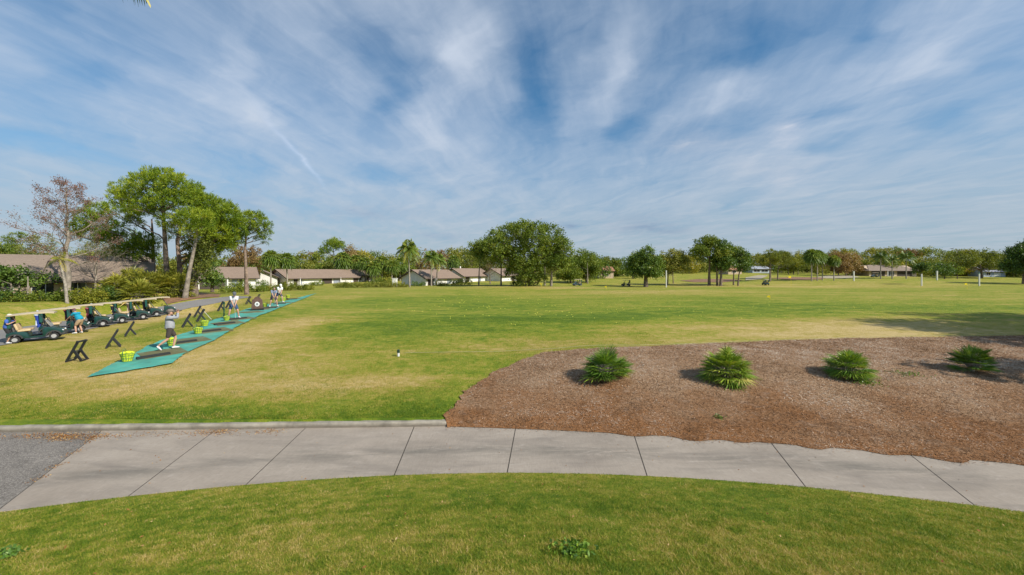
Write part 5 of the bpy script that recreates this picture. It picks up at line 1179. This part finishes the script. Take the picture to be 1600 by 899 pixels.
def cart_proto():
    root = thing('golf_cart', '', 'golf cart')
    fx, rx = .78, -.88
    rear = [(-1.22, .34), (-1.14, .30)]+arc(rx, .24, .30, 165, 15)+[(-.55, .28), (.30, .26), (.30, .36), (-.30, .36), (-.36, .64), (-.52, .72), (-.95, .74), (-1.18, .70), (-1.23, .55)]
    b = MB().prism(rear, -.59, .59); b.build('body', M_CART, root, .035, True)
    front = [(.302, .26)]+[(.46, .27)]+arc(fx, .24, .30, 170, 15)+[(1.12, .30), (1.22, .36), (1.24, .48), (1.16, .60), (.98, .73), (.66, .84), (.44, .88), (.36, .84), (.302, .70)]
    MB().prism(front, -.57, .57).build('cowl', M_CART, root, .06, True)
    MB().prism([(1.10, .24), (1.27, .26), (1.31, .36), (1.26, .45), (1.12, .40)], -.58, .58).build('bumper', M_CHAR, root, .02, True)
    for y in (-.45, .45): MB().ball((1.17, y, .56), (.06, .10, .055), 10, 6).build('headlight', M_DISC, root, smooth=True)
    for cx in (fx, rx):
        for sy in (-1, 1):
            o_, i_ = arc(cx, .24, .37, 172, 8, 12), arc(cx, .24, .295, 172, 8, 12)
            MB().prism(o_+i_[::-1], min(sy*.56, sy*.625), max(sy*.56, sy*.625)).build('fender', M_CHAR, root)
            w_ = MB().lathe([(.10, -.10), (.21, -.10), (.228, -.06), (.228, .06), (.21, .10), (.10, .10)], 20, (cx, sy*.50, .228), 'y').build('wheel', M_TYRE, root, smooth=True)
            MB().lathe([(.125, -.012), (.125, .0), (.10, .012), (.045, .004), (.04, .02), (0.0001, .02)], 14, (cx, sy*.605, .228), 'y', (1, 1)).build('rim', M_RIM, w_)
    MB().box((.0, 0, .345), (.64, 1.12, .03)).build('floor_mat', M_CHAR, root)
    for y in (-.27, .27):
        MB().box((-.48, y, .79), (.56, .50, .13)).build('seat', M_SEAT, root, .04, True)
        M_ = Matrix.Translation((-.80, y, 1.05)) @ Matrix.Rotation(R(-14), 4, 'Y'); MB().box((0, 0, 0), (.12, .50, .42), M_).build('seat_back', M_SEAT, root, .045, True)
    MB().tube([(-.86, -.56, .72), (-.9, -.56, 1.22), (-.9, .56, 1.22), (-.86, .56, .72)], .022, 7).build('seat_frame', M_CHAR, root, smooth=True)
    # roof
    rf = MB()
    for i, (x0, x1) in enumerate([(-1.18, .86)]):
        vs = []
        for x, z, wy in [(-1.18, 1.80, .52), (-1.10, 1.845, .60), (-.2, 1.89, .62), (.62, 1.86, .60), (.86, 1.80, .54)]:
            for y, dz in ((-wy, -.07), (-wy, -.02), (-wy*.8, .02), (0, .04), (wy*.8, .02), (wy, -.02), (wy, -.07)): vs.append((x, y, z+dz))
        fs = [(a*7+b_, a*7+b_+1, (a+1)*7+b_+1, (a+1)*7+b_) for a in range(4) for b_ in range(6)]
        fs += [(a*7, (a+1)*7, (a+1)*7+6, a*7+6) for a in range(4)]+[tuple(range(7)), tuple(28+k for k in reversed(range(7)))]
        rf.add(vs, fs)
    rf.build('roof', M_CROOF, root, smooth=True)
    for y in (-.5, .5):
        MB().tube([(.66, y, .82), (.52, y, 1.1), (.22, y, 1.82)], .02, 6).build('roof_strut', M_CHAR, root)
        MB().tube([(-.93, y, .72), (-1.0, y, 1.3), (-1.0, y, 1.82)], .024, 6).build('roof_strut', M_CHAR, root)
    MB().add([(.68, -.48, .86), (.68, .48, .86), (.44, .48, 1.36), (.44, -.48, 1.36), (.67, -.48, .86), (.67, .48, .86), (.43, .48, 1.36), (.43, -.48, 1.36)], [(0, 1, 2, 3), (7, 6, 5, 4), (0, 4, 5, 1), (1, 5, 6, 2), (2, 6, 7, 3), (3, 7, 4, 0)]).build('windshield', M_WIND, root)
    d = MB().box((.40, 0, .86), (.16, 1.06, .12)).build('dashboard', M_CHAR, root, .03)
    sw = MB().tube([(.16+.05*math.cos(a), .27+.16*math.sin(a), 1.02+.15*math.cos(a)) for a in np.linspace(0, 2*PI, 17)], .016, 6, False).tube([(.38, .27, .86), (.17, .27, 1.02)], .018, 6).build('steering_wheel', M_BLACK, root)
    MB().box((-1.12, 0, .50), (.22, 1.0, .05)).box((-1.05, 0, 1.02), (.05, .95, .05)).tube([(-1.0, -.45, .7), (-1.06, -.45, 1.02)], .02, 5).tube([(-1.0, .45, .7), (-1.06, .45, 1.02)], .02, 5).build('bag_rack', M_CHAR, root)
    # rolled rain curtain hanging at the rear corners
    for y in (-.46, .46):
        MB().prism([(-1.16, 1.0), (-1.0, .98), (-.98, 1.80), (-1.15, 1.80)], y-.10, y+.10).build('rain_curtain', M_CURT, root, .03)
    return root
CH = R(90-50)
cart_px = [(60, 532.5), (103, 521), (141, 512), (172, 506.5), (207, 500.5), (229, 496), (251, 492)]
cart_l = ['green golf cart closest to the view, with an empty tan seat', 'green golf cart with the man in the teal shirt leaning over its rear', 'green golf cart behind the man in the mint shirt', 'green golf cart with a maroon trimmed bag at the middle of the row', 'green golf cart with a yellow topped bag', 'green golf cart second from the far end of the row', 'last green golf cart at the far end of the row']
c0_ = None; CARTS = []
ga, gb = G(59, 533.5), G(252, 492)
for i, lab in enumerate(cart_l):
    o = cart_proto() if c0_ is None else copy_tree(c0_); c0_ = c0_ or o
    p = G(*cart_px[i]); p.z = max(T(p.x+.3, p.y), T(p.x, p.y))+.03
    rz = CH+R([0, 2, 1, 3, 1, 2, 1][i]); e = .85
    zf, zb = T(p.x+math.cos(rz)*e, p.y+math.sin(rz)*e), T(p.x-math.cos(rz)*e, p.y-math.sin(rz)*e)
    p.z = (zf+zb)/2+.035
    o.location = p; o.rotation_euler = (0, -max(R(3.5), min(R(7), math.atan2(zf-zb, 2*e))), rz); o.scale = (.97, .97, .94); relabel(o, lab, None, 'golf carts lined up on the cart path'); CARTS.append((p, rz))
for px, py, D, rz, lab in [(902, 444, 112, 200, 'dark golf cart parked on the fairway by the rounded tree'), (978, 441, 116, 150, 'golf cart with a pale top parked beside the dense dark oak'), (1196, 442, 122, 80, 'golf cart on the fairway path before the pine pair'), (1367, 428, 160, 175, 'dark cart parked by the long taupe roofed house')]:
    o = copy_tree(c0_); p = GD(px, D); p.z += .03; o.location = p; o.rotation_euler = (0, 0, R(rz)); relabel(o, lab, None, 'golf carts out on the course')
# golf bags
def golf_bag(label, loc, rz, col, accent, h=.9, lean=-.12):
    root = thing('golf_bag', label, 'golf bag', loc, rz, 'golf bags on the cart racks')
    mm = mat('bag cloth '+label[:24], col, .6, .15, 8); ma = mat('bag trim '+label[:24], accent, .6, .1, 8)
    MB().tube([(0, 0, 0), (lean*.3, 0, h*.4), (lean*.7, 0, h*.8), (lean, 0, h)], [.125, .135, .125, .14], 12).build('body', mm, root, smooth=True)
    MB().box((-.13, 0, h*.35), (.10, .20, h*.42)).build('pocket', ma, root, .03)
    MB().lathe([(.145, 0), (.15, .03), (.145, .07), (.12, .075)], 12, (lean, 0, h-.03)).build('collar', ma, root)
    c = random.Random(len(label))
    for k in range(7):
        a = k*2*PI/7; x, y = lean+.08*math.cos(a), .08*math.sin(a); e = (x+c.uniform(-.05, .03), y+c.uniform(-.06, .06), h+c.uniform(.12, .30))
        s_ = MB().tube([(x, y, h-.2), e], .007, 5).build('club_shaft', M_STEEL, root)
        (MB().ball(e, (.06, .045, .04), 8, 5) if k < 3 else MB().box(e, (.09, .03, .05))).build('club_head', M_BLACK if k % 2 else ma, s_)
    return root
bags = [(1, -.25, (0.02, 0.06, 0.34), (0.55, 0.6, 0.7), 'royal blue golf bag with a white mark behind the man in teal'), (2, .25, (0.02, 0.02, 0.03), (0.3, 0.04, 0.05), 'black golf bag on the cart behind the mint shirted man'), (3, -.25, (0.05, 0.015, 0.02), (0.35, 0.06, 0.10), 'dark maroon golf bag in the middle of the cart row'),
        (4, -.25, (0.02, 0.02, 0.03), (0.62, 0.50, 0.12), 'black golf bag with a yellow trim on the fifth cart'), (4, .25, (0.03, 0.03, 0.12), (0.5, 0.5, 0.5), 'navy golf bag sharing a rack with the yellow trimmed bag'), (5, -.25, (0.10, 0.07, 0.05), (0.5, 0.42, 0.3), 'brown golf bag on the cart second from the far end'), (6, .2, (0.04, 0.04, 0.04), (0.32, 0.2, 0.12), 'dark golf bag on the last cart of the row')]
for ci, y, c1, c2, lab in bags:
    p, rz = CARTS[ci]; off = Vector((-1.20*math.cos(rz)-y*math.sin(rz), -1.20*math.sin(rz)+y*math.cos(rz), .53)); golf_bag(lab, p+off, rz, c1, c2, .84)

# ------------------------------------------------------------------ people
def skin_body(name, chains, mt, parent, sub=2):
    """one mesh grown with a Skin modifier; chains: lists of ((x,y,z), r) sharing joints by position"""
    vs, rs, es, idx = [], [], [], {}
    roots = []
    for ch in chains:
        prev = None
        for p, r in ch:
            k = tuple(round(c, 4) for c in p)
            if k not in idx: idx[k] = len(vs); vs.append(tuple(p)); rs.append(r)
            if prev is not None and prev != idx[k] and (prev, idx[k]) not in es: es.append((prev, idx[k]))
            prev = idx[k]
    me = bpy.data.meshes.new(name); me.from_pydata(vs, es, []); o = addmesh(name, me, parent, [mt])
    md = o.modifiers.new('skin', 'SKIN'); md.use_smooth_shade = True
    sv_ = me.skin_vertices[0].data
    # mark one root per connected piece
    par = list(range(len(vs)))
    def fnd(a):
        while par[a] != a: a = par[a]
        return a
    for a, b in es: par[fnd(a)] = fnd(b)
    seen = set()
    for i, r in enumerate(rs):
        rr = r if hasattr(r, '__len__') else (r, r); sv_[i].radius = rr; f = fnd(i)
        sv_[i].use_root = f not in seen; seen.add(f)
    o.modifiers.new('sub', 'SUBSURF').levels = sub; o.modifiers['sub'].render_levels = sub
    return o
def ik(a, b, l1, l2, pole):
    a, b = Vector(a), Vector(b); d = b-a; L = min(d.length, (l1+l2)*.999); u = d.normalized(); x = (L*L+l1*l1-l2*l2)/(2*L); h_ = math.sqrt(max(l1*l1-x*x, 0))
    pv = Vector(pole)-u*Vector(pole).dot(u); pv.normalize(); return a+u*x+pv*h_, a+u*L
M_SKIN = mat('skin', (0.50, 0.29, 0.205), .55, .06, 6); M_SHOE = mat('white shoes', (0.72, 0.72, 0.72), .6, .05); M_HAIR = mat('grey hair', (0.16, 0.13, 0.11), .8, .1); M_EYE = mat('eye', (0.02, 0.015, 0.01), .3, .1)
def cloth(name, c, c2=None): return mat(name, c, .9, .10, 5, .2, col2=c2)
def plaid_mat(name, c1, c2):
    m = bpy.data.materials.new(name); m.use_nodes = True; t = NT(m.node_tree); b = m.node_tree.nodes['Principled BSDF']; o = t.new('ShaderNodeTexCoord').outputs['Object']
    s_ = t.new('ShaderNodeSeparateXYZ'); t.put(s_.inputs[0], o); f = None
    for q in (0, 1, 2):
        w_ = t.math('GREATER_THAN', t.math('FRACT', t.math('MULTIPLY', s_.outputs[q], 9.0)), .6); f = w_ if f is None else t.math('ADD', f, w_)
    t.put(b.inputs['Base Color'], t.mix(t.math('MULTIPLY', f, .34), (*c1, 1), (*c2, 1))); b.inputs['Roughness'].default_value = .9; return m
def person(label, loc, rz, shirt, shorts, hat, pel=(0, 0, .93), lean=(0, 0, 1), hands=None, feet=None, head=None, look=(1, 0, -.1), sleeves='short', group='golfers and players around the tee', scale=1.0, toe=None, fat=1.0, hatname='cap', polea=None, shoe=None):
    """local frame: faces +x, left is +y"""
    root = thing('person', label, 'person', loc, rz, group); root.scale = (scale,)*3
    pel = Vector(pel); ln = Vector(lean).normalized(); side = Vector((0, 1, 0)); fwd = side.cross(ln)
    belly = pel+ln*.20+fwd*.02; chest = pel+ln*.40; neck = pel+ln*.56; shl = pel+ln*.50
    hd = Vector(head) if head else neck+ln*.12+Vector((.05, 0, .03)); look = Vector(look).normalized()
    sk, st, sh = [], [], []
    upper = pel+ln*.485
    torso = [(pel, .105), (belly, .105), (chest, .10), (upper, .085), (neck, .06), (neck.lerp(hd, .45), .056)]
    sk.append([(tuple(p), r) for p, r in torso])
    st.append([(tuple(pel-ln*.06), .172*fat), (tuple(pel+ln*.06), .176*fat), (tuple(belly), .172*fat), (tuple(chest), .160), (tuple(upper), .125), (tuple(neck-ln*.005), .082)])
    fing = []
    for sgn, key in ((1, 'l'), (-1, 'r')):
        S_ = shl+side*sgn*.185; H_ = Vector(hands[key]); po = (polea or {}).get(key, (-.4, sgn*.6, -.6)); E_, H_ = ik(S_, H_, .29, .27, po)
        d = (H_-E_).normalized(); pm = H_+d*.055
        sk.append([(tuple(upper), .085), (tuple(S_), .055), (tuple(E_), .043), (tuple(H_), .030), (tuple(pm), (.040, .022))])
        if sleeves == 'long': st.append([(tuple(upper), .125), (tuple(S_), .092), (tuple(S_.lerp(E_, .5)), .076), (tuple(E_), .068), (tuple(E_.lerp(H_, .88)), .048)])
        else: st.append([(tuple(upper), .125), (tuple(S_), .092), (tuple(S_.lerp(E_, .45)), .082), (tuple(S_.lerp(E_, .82)), .078)])
        sd_ = d.cross(Vector((0, 0, 1))); sd_ = sd_.normalized() if sd_.length > .1 else Vector((1, 0, 0)); up = sd_.cross(d)
        for k, (o_, l_) in enumerate([(-.028, .062), (-.009, .072), (.010, .068), (.027, .052)]):
            b0 = pm+sd_*o_*.8; b1 = pm+sd_*o_+d*.04; b2 = b1+d*l_*.4-up*.018; b3 = b2+d*l_*.2-up*.03
            fing.append([(tuple(b0), .010), (tuple(b1), .0095), (tuple(b2), .009), (tuple(b3), .0075)])
        t0 = H_+d*.02+sd_*.02*sgn; fing.append([(tuple(t0), .011), (tuple(t0+sd_*.032*sgn+d*.025-up*.01), .010), (tuple(t0+sd_*.036*sgn+d*.055-up*.02), .008)])
        hip = pel+side*sgn*.095-Vector((0, 0, .03)); Fp = Vector(feet[key]); an = Fp+Vector((0, 0, .09 if not (toe == key) else .17)); K_, an = ik(hip, an, .44, .42, (1, sgn*.15, 0))
        td = Vector((1, sgn*.25, -.02)).normalized() if toe != key else Vector((.5, 0, -.8)).normalized(); ft = an+td*.16-Vector((0, 0, .045 if toe != key else .0)); he = an-td*.06-Vector((0, 0, .04))
        sk.append([(tuple(pel), .105), (tuple(hip), .080), (tuple(hip.lerp(K_, .5)), .074), (tuple(K_), .055), (tuple(K_.lerp(an, .35)), .058), (tuple(an), .036), (tuple(an.lerp(ft, .8)), (.036, .028))])
        sh.append([(tuple(pel+ln*.09), .155*fat), (tuple(pel), .158*fat), (tuple(hip-Vector((0, 0, .04))), .115), (tuple(hip.lerp(K_, .55)), .104), (tuple(hip.lerp(K_, .93)), .092)])
        so_ = skin_body('shoe', [[(tuple(he), (.042, .04)), (tuple(an.lerp(ft, .35)-Vector((0, 0, .015))), (.045, .045)), (tuple(ft), (.044, .032)), (tuple(ft+td*.07), (.034, .024))], [(tuple(an+(K_-an)*.04), .040), (tuple(an.lerp(ft, .35)-Vector((0, 0, .015))), (.045, .045))]], shoe or M_SHOE, root)
    # head with nose, chin and ears in the same surface
    hs = look.cross(Vector((0, 0, 1))).normalized(); hu = hs.cross(look)
    sk[0] += [(tuple(hd-hu*.06+look*.012), (.066, .07)), (tuple(hd+hu*.005), (.078, .092)), (tuple(hd+hu*.065), (.070, .082)), (tuple(hd+hu*.10), (.040, .045))]
    extra = [[(tuple(hd+look*.075+hu*.012), .014), (tuple(hd+look*.112-hu*.018), .013)], [(tuple(hd+look*.055-hu*.075), .03), (tuple(hd+look*.075-hu*.088), .022)]]
    for q in (-1, 1): extra.append([(tuple(hd+hs*q*.075-hu*.0), .018), (tuple(hd+hs*q*.092+hu*.02), .014)])
    skin_body('body', sk+extra+fing, M_SKIN, root)
    for q in (-1, 1): MB().ball(tuple(hd+look*.085+hs*q*.032+hu*.018), .011, 8, 5).build('eye', M_EYE, root)
    MB().box((0, 0, 0), (.012, .045, .012), Matrix.Translation(hd+look*.092-hu*.05) @ Matrix((tuple(look), tuple(hs), tuple(hu))).transposed().to_4x4()).build('mouth', mat('lips', (.32, .13, .11), .6, .05) if 'lips' not in MATS else MATS['lips'], root)
    skin_body('shirt', st, shirt, root); skin_body('shorts', sh, shorts, root)
    Mh = Matrix.Translation(hd) @ Matrix((tuple(look), tuple(hs), tuple(hu))).transposed().to_4x4()
    hm = MB().ball((-.025, 0, .015), (.098, .088, .10), 14, 9); hm.v = [v for v in hm.v]
    hm.v = [tuple(Mh @ Vector((min(x, .055 if z > .02 else -.01), y, z))) for x, y, z in hm.v]; hm.build('hair', M_HAIR, root, smooth=True)
    if hat:
        cp = MB().lathe([(.106, .045), (.108, .07), (.100, .115), (.07, .145), (.0001, .155)], 16); cp.v = [(x*1.06-.005, y*.95, z) for x, y, z in cp.v]
        cp.add([(.06, -.085, .052), (.06, .085, .052), (.15, .06, .042), (.185, 0, .040), (.15, -.06, .042), (.06, -.085, .062), (.06, .085, .062), (.15, .06, .052), (.185, 0, .050), (.15, -.06, .052)], [(0, 1, 2, 3, 4), (9, 8, 7, 6, 5), (0, 5, 6, 1), (1, 6, 7, 2), (2, 7, 8, 3), (3, 8, 9, 4), (4, 9, 5, 0)])
        cp.v = [tuple(Mh @ Vector(v)) for v in cp.v]; cp.build(hatname, hat, root, smooth=True)
    return root
def club(label, a, b, toe=(.08, .05, 0)):
    a, b = Vector(a), Vector(b); root = thing('golf_club', label, 'golf club', a); d = b-a
    s_ = MB().tube([tuple(d*.0), tuple(d)], [.011, .007], 6).build('shaft', M_STEEL, root); MB().tube([tuple(-d*.04), tuple(d*.24)], .014, 6).build('grip', M_BLACK, root)
    MB().bar(d, d+Vector(toe), .05, .05).build('head', M_BLACK, root, .01); return root
def wpt(loc, rz, p, s_=1.0): v = Matrix.Rotation(rz, 4, 'Z') @ (Vector(p)*s_); return v+Vector(loc)
tee_z = Vector((0, 0, .075))
# golfer in the grey sweater at the top of his follow-through
g = G(268, 548.5)+tee_z; rz = R(40); sc_ = 1.0
person('golfer in a grey sweater and dark shorts finishing a full swing', g, rz, cloth('grey sweater', (.34, .35, .38), (.24, .25, .28)), cloth('dark brown shorts', (.055, .045, .04)), mat('taupe cap', (.20, .165, .14), .8, .1), pel=(-.06, 0, .92), lean=(-.05, 0.02, 1), fat=1.1,
       hands={'l': (.22, .03, 1.66), 'r': (.22, -.05, 1.62)}, feet={'l': (.06, .12, 0), 'r': (-.46, -.08, .02)}, head=(-.03, -.02, 1.63), look=(.9, -.35, .05), sleeves='long', toe='r', polea={'l': (.5, .5, -.7), 'r': (.3, -.6, -.8)}, scale=.94)
club('golf club swung back over the shoulder of the grey sweater golfer', wpt(g, rz, (.30, -.02, 1.58)), wpt(g, rz, (-.55, .30, 1.42)), (-.06, .06, -.03))
# three golfers addressing the ball
def address(label, px, py, rz, shirt, shorts, hat, sleeves='short', s_=1.0, plean=.62, clubl=''):
    g = G(px, py)+tee_z; person(label, g, rz, shirt, shorts, hat, pel=(-.14, 0, .89), lean=(plean, 0, 1), hands={'l': (.34, .02, .80), 'r': (.36, -.03, .74)}, feet={'l': (.0, .27, 0), 'r': (.0, -.27, 0)}, look=(.75, 0, -.62), sleeves=sleeves, polea={'l': (0, .5, -.3), 'r': (0, -.5, -.3)}, scale=s_)
    club(clubl, wpt(g, rz, (.33, .0, .86), s_), wpt(g, rz, (.72, .0, .05), s_), (.05, .08, 0))
address('golfer in a white shirt, blue shorts and dark cap bent over the ball', 365, 499.5, R(-48), cloth('white polo', (.66, .66, .70), (.50, .52, .60)), cloth('blue shorts', (.035, .075, .16)), mat('dark grey cap', (.10, .11, .13), .8, .1), clubl='golf club held low by the dark capped golfer')
address('golfer in a blue plaid shirt and dark shorts at the far end of the tee', 427.5, 480.8, R(-50), plaid_mat('plaid shirt', (.32, .38, .50), (.05, .06, .12)), cloth('charcoal shorts', (.05, .045, .06)), None, clubl='golf club held by the plaid shirted golfer')
address('golfer in a white shirt and navy shorts just beyond the plaid shirt', 436.5, 474.3, R(-40), cloth('bright white polo', (.74, .74, .74)), cloth('navy shorts', (.02, .035, .10)), mat('white cap', (.72, .72, .70), .8, .05), s_=1.08, clubl='golf club held by the farthest golfer')
# man at the rear of the first cart, hands at his face
g = G(13, 537.5)+Vector((0, 0, .02)); person('man in a blue shirt raising a hand to his face behind the nearest cart', g, R(30), cloth('blue shirt', (.055, .12, .42), (.04, .09, .32)), cloth('black shorts', (.025, .025, .028)), mat('cream cap', (.62, .57, .50), .8, .05), lean=(.06, 0, 1), pel=(-.05, 0, .93), fat=1.12,
       hands={'l': (.20, .08, 1.50), 'r': (.22, -.10, 1.28)}, feet={'l': (.05, .13, 0), 'r': (.0, -.13, 0)}, look=(1, 0, -.15), scale=1.0)
# man in teal bending over the second cart
g = G(123, 521.5)+Vector((0, 0, .02)); person('man in a teal shirt and khaki shorts leaning over the second cart', g, R(182), cloth('teal shirt', (.01, .27, .40)), cloth('khaki shorts', (.40, .29, .18)), mat('maroon cap', (.12, .04, .05), .8, .1), pel=(-.10, 0, .93), lean=(.62, 0, 1), fat=1.2,
       hands={'l': (.62, .12, .98), 'r': (.60, -.14, .90)}, feet={'l': (.0, .17, 0), 'r': (-.05, -.17, 0)}, look=(1, 0, -.35), scale=1.04, polea={'l': (-.2, .6, -.4), 'r': (-.2, -.6, -.4)})
# man in mint shirt between the carts
g = GD(140, CARTS[2][0].y+1.6)+Vector((0, 0, .02)); person('man in a mint shirt and navy shorts standing on the far side of the carts', g, R(-20), cloth('mint shirt', (.24, .56, .50)), cloth('dark navy shorts', (.02, .025, .09)), mat('pale cap', (.6, .62, .58), .8, .05), lean=(.35, 0, 1), pel=(-.05, 0, .92),
       hands={'l': (.45, .12, 1.0), 'r': (.42, -.14, .92)}, feet={'l': (.03, .13, 0), 'r': (.0, -.13, 0)}, look=(1, 0, -.4))

# ------------------------------------------------------------------ range markers, balls, rope
g = G(622.5, 557); c_ = thing('sprinkler_stake', 'small black topped white stake alone on the grass', 'stake', g); MB().lathe([(.045, 0), (.045, .14)], 10).build('base', M_DISC, c_); MB().lathe([(.055, .14), (.055, .25), (.03, .27)], 10).build('cap', mat('dark green cap', (.01, .04, .03), .5), c_)
rp = [G(px, py) for px, py in [(632, 553.4), (700, 552.5), (800, 550), (870, 546.6), (1000, 541.5), (1150, 535.5), (1300, 530), (1450, 526.5), (1600, 524)]]
fine_ = []
for a, b in zip(rp[:-1], rp[1:]):
    for k in range(14): u = k/14; q = a.lerp(b, u); fine_.append((q.x, q.y, T(q.x, q.y)+.055))
tag(MB().tube(fine_, .008, 5).build('boundary_rope', mat('yellowed rope', (.40, .36, .20), .9, .15)), 'thin pale rope lying along the upper edge of the mulch bed', 'rope')
M_WPOST = mat('white post paint', (.60, .60, .56), .6, .06); M_YEL = mat('yellow flag', (.80, .62, .01), .7, .05)
def post(label, px, pyb, pyt, D, w_=.28, top=None):
    b_ = GD(px, D); h = CZ+(HY-pyt)/F*D-b_.z; root = thing('marker_post', label, 'post', b_, 0, 'white yardage posts on the range'); MB().box((0, 0, h/2), (w_, w_, h)).build('post', M_WPOST, root, .02)
    MB().box((0, 0, h+.05), (w_*1.15, w_*1.15, .12)).build('cap', top or M_WPOST, root, .02)
post('tall white yardage post beside the dense dark oak', 1041, 445, 423.5, 105, .24); post('white yardage post near the rusty trees', 1334, 434, 424.5, 140, .34); post('white yardage post below the round shrub tree', 1440, 443, 429, 112, .24); post('short white yardage post by the low round trees', 1464, 433, 424, 140, .34); post('white yardage post with a green cap near the frame edge', 1530, 446, 428, 108, .24, mat('green cap', (.06, .30, .16), .6))
def flag(label, px, pyb, pyt, D, s_=.5):
    b_ = GD(px, D); h = max(.4, CZ+(HY-pyt)/F*D-b_.z); root = thing('target_flag', label, 'flag', b_, 0, 'yellow target flags on the range'); MB().tube([(0, 0, -.05), (0, 0, h)], .025, 6).build('pole', M_YEL, root)
    MB().add([(0, -.01, h), (-s_, .02, h-.06), (-s_*1.02, .03, h-s_*.8), (0, -.01, h-s_*.85), (0, .01, h), (-s_, .04, h-.06), (-s_*1.02, .05, h-s_*.8), (0, .01, h-s_*.85)], [(0, 1, 2, 3), (7, 6, 5, 4), (0, 4, 5, 1), (1, 5, 6, 2), (2, 6, 7, 3), (3, 7, 4, 0)]).build('cloth', M_YEL, root)
flag('yellow flag on a thin pole closest on the range', 1203, 478, 462, 46, .27); flag('yellow flag near the fairway cart and the pine pair', 1236, 438, 431.5, 118, .7); flag('low yellow flag before the dark golf cart', 947.5, 452, 447, 80, .32); flag('low yellow flag in front of the big ficus', 846, 449, 443, 95, .3); flag('yellow flag at the foot of the green capped post', 1511, 451, 442.5, 85, .45)
# scattered range balls
bm_ = MB().ball((0, 0, 0), .026, 8, 6).build('golf_ball', mat('range ball yellow', (.72, .70, .10), .4, .05), smooth=True); b0 = bm_; first = True
rg = random.Random(5)
def scatter_balls(n, fx, fy):
    global first
    for _ in range(n):
        while True:
            px, py = fx(), fy()
            if py > 449: break
        g = G(px, py)
        if first: o = b0; first = False
        else: o = b0.copy(); COL.objects.link(o)
        g.z += .05; o.location = g; tag(o, 'yellow golf ball lying out on the green range', 'golf ball', 'range balls scattered over the grass')
scatter_balls(120, lambda: rg.gauss(930, 200), lambda: rg.gauss(482, 11)); scatter_balls(40, lambda: rg.gauss(740, 60), lambda: rg.gauss(468, 5)); scatter_balls(70, lambda: rg.uniform(620, 1560), lambda: rg.uniform(452, 500))
# a bird far out in the sky
bp_ = P(1487, 389, 130); bd = thing('bird', 'tiny dark bird gliding above the far trees', 'bird', bp_)
MB().tube([(-.30, 0, 0), (-.12, 0, .02), (.12, 0, .03), (.3, 0, .02), (.38, 0, .0)], [.02, .09, .10, .06, .015], 8).build('body', M_BLACK, bd, smooth=True)
for sgn in (-1, 1): MB().add([(.12, sgn*.05, .05), (.10, sgn*.45, .20), (-.02, sgn*.85, .16), (-.06, sgn*.45, .18), (-.08, sgn*.05, .04), (.12, sgn*.05, .03), (.10, sgn*.45, .18), (-.02, sgn*.85, .15), (-.06, sgn*.45, .16), (-.08, sgn*.05, .02)], [(0, 1, 2, 3, 4), (9, 8, 7, 6, 5), (0, 5, 6, 1), (1, 6, 7, 2), (2, 7, 8, 3), (3, 8, 9, 4), (4, 9, 5, 0)]).build('wing', M_BLACK, bd)
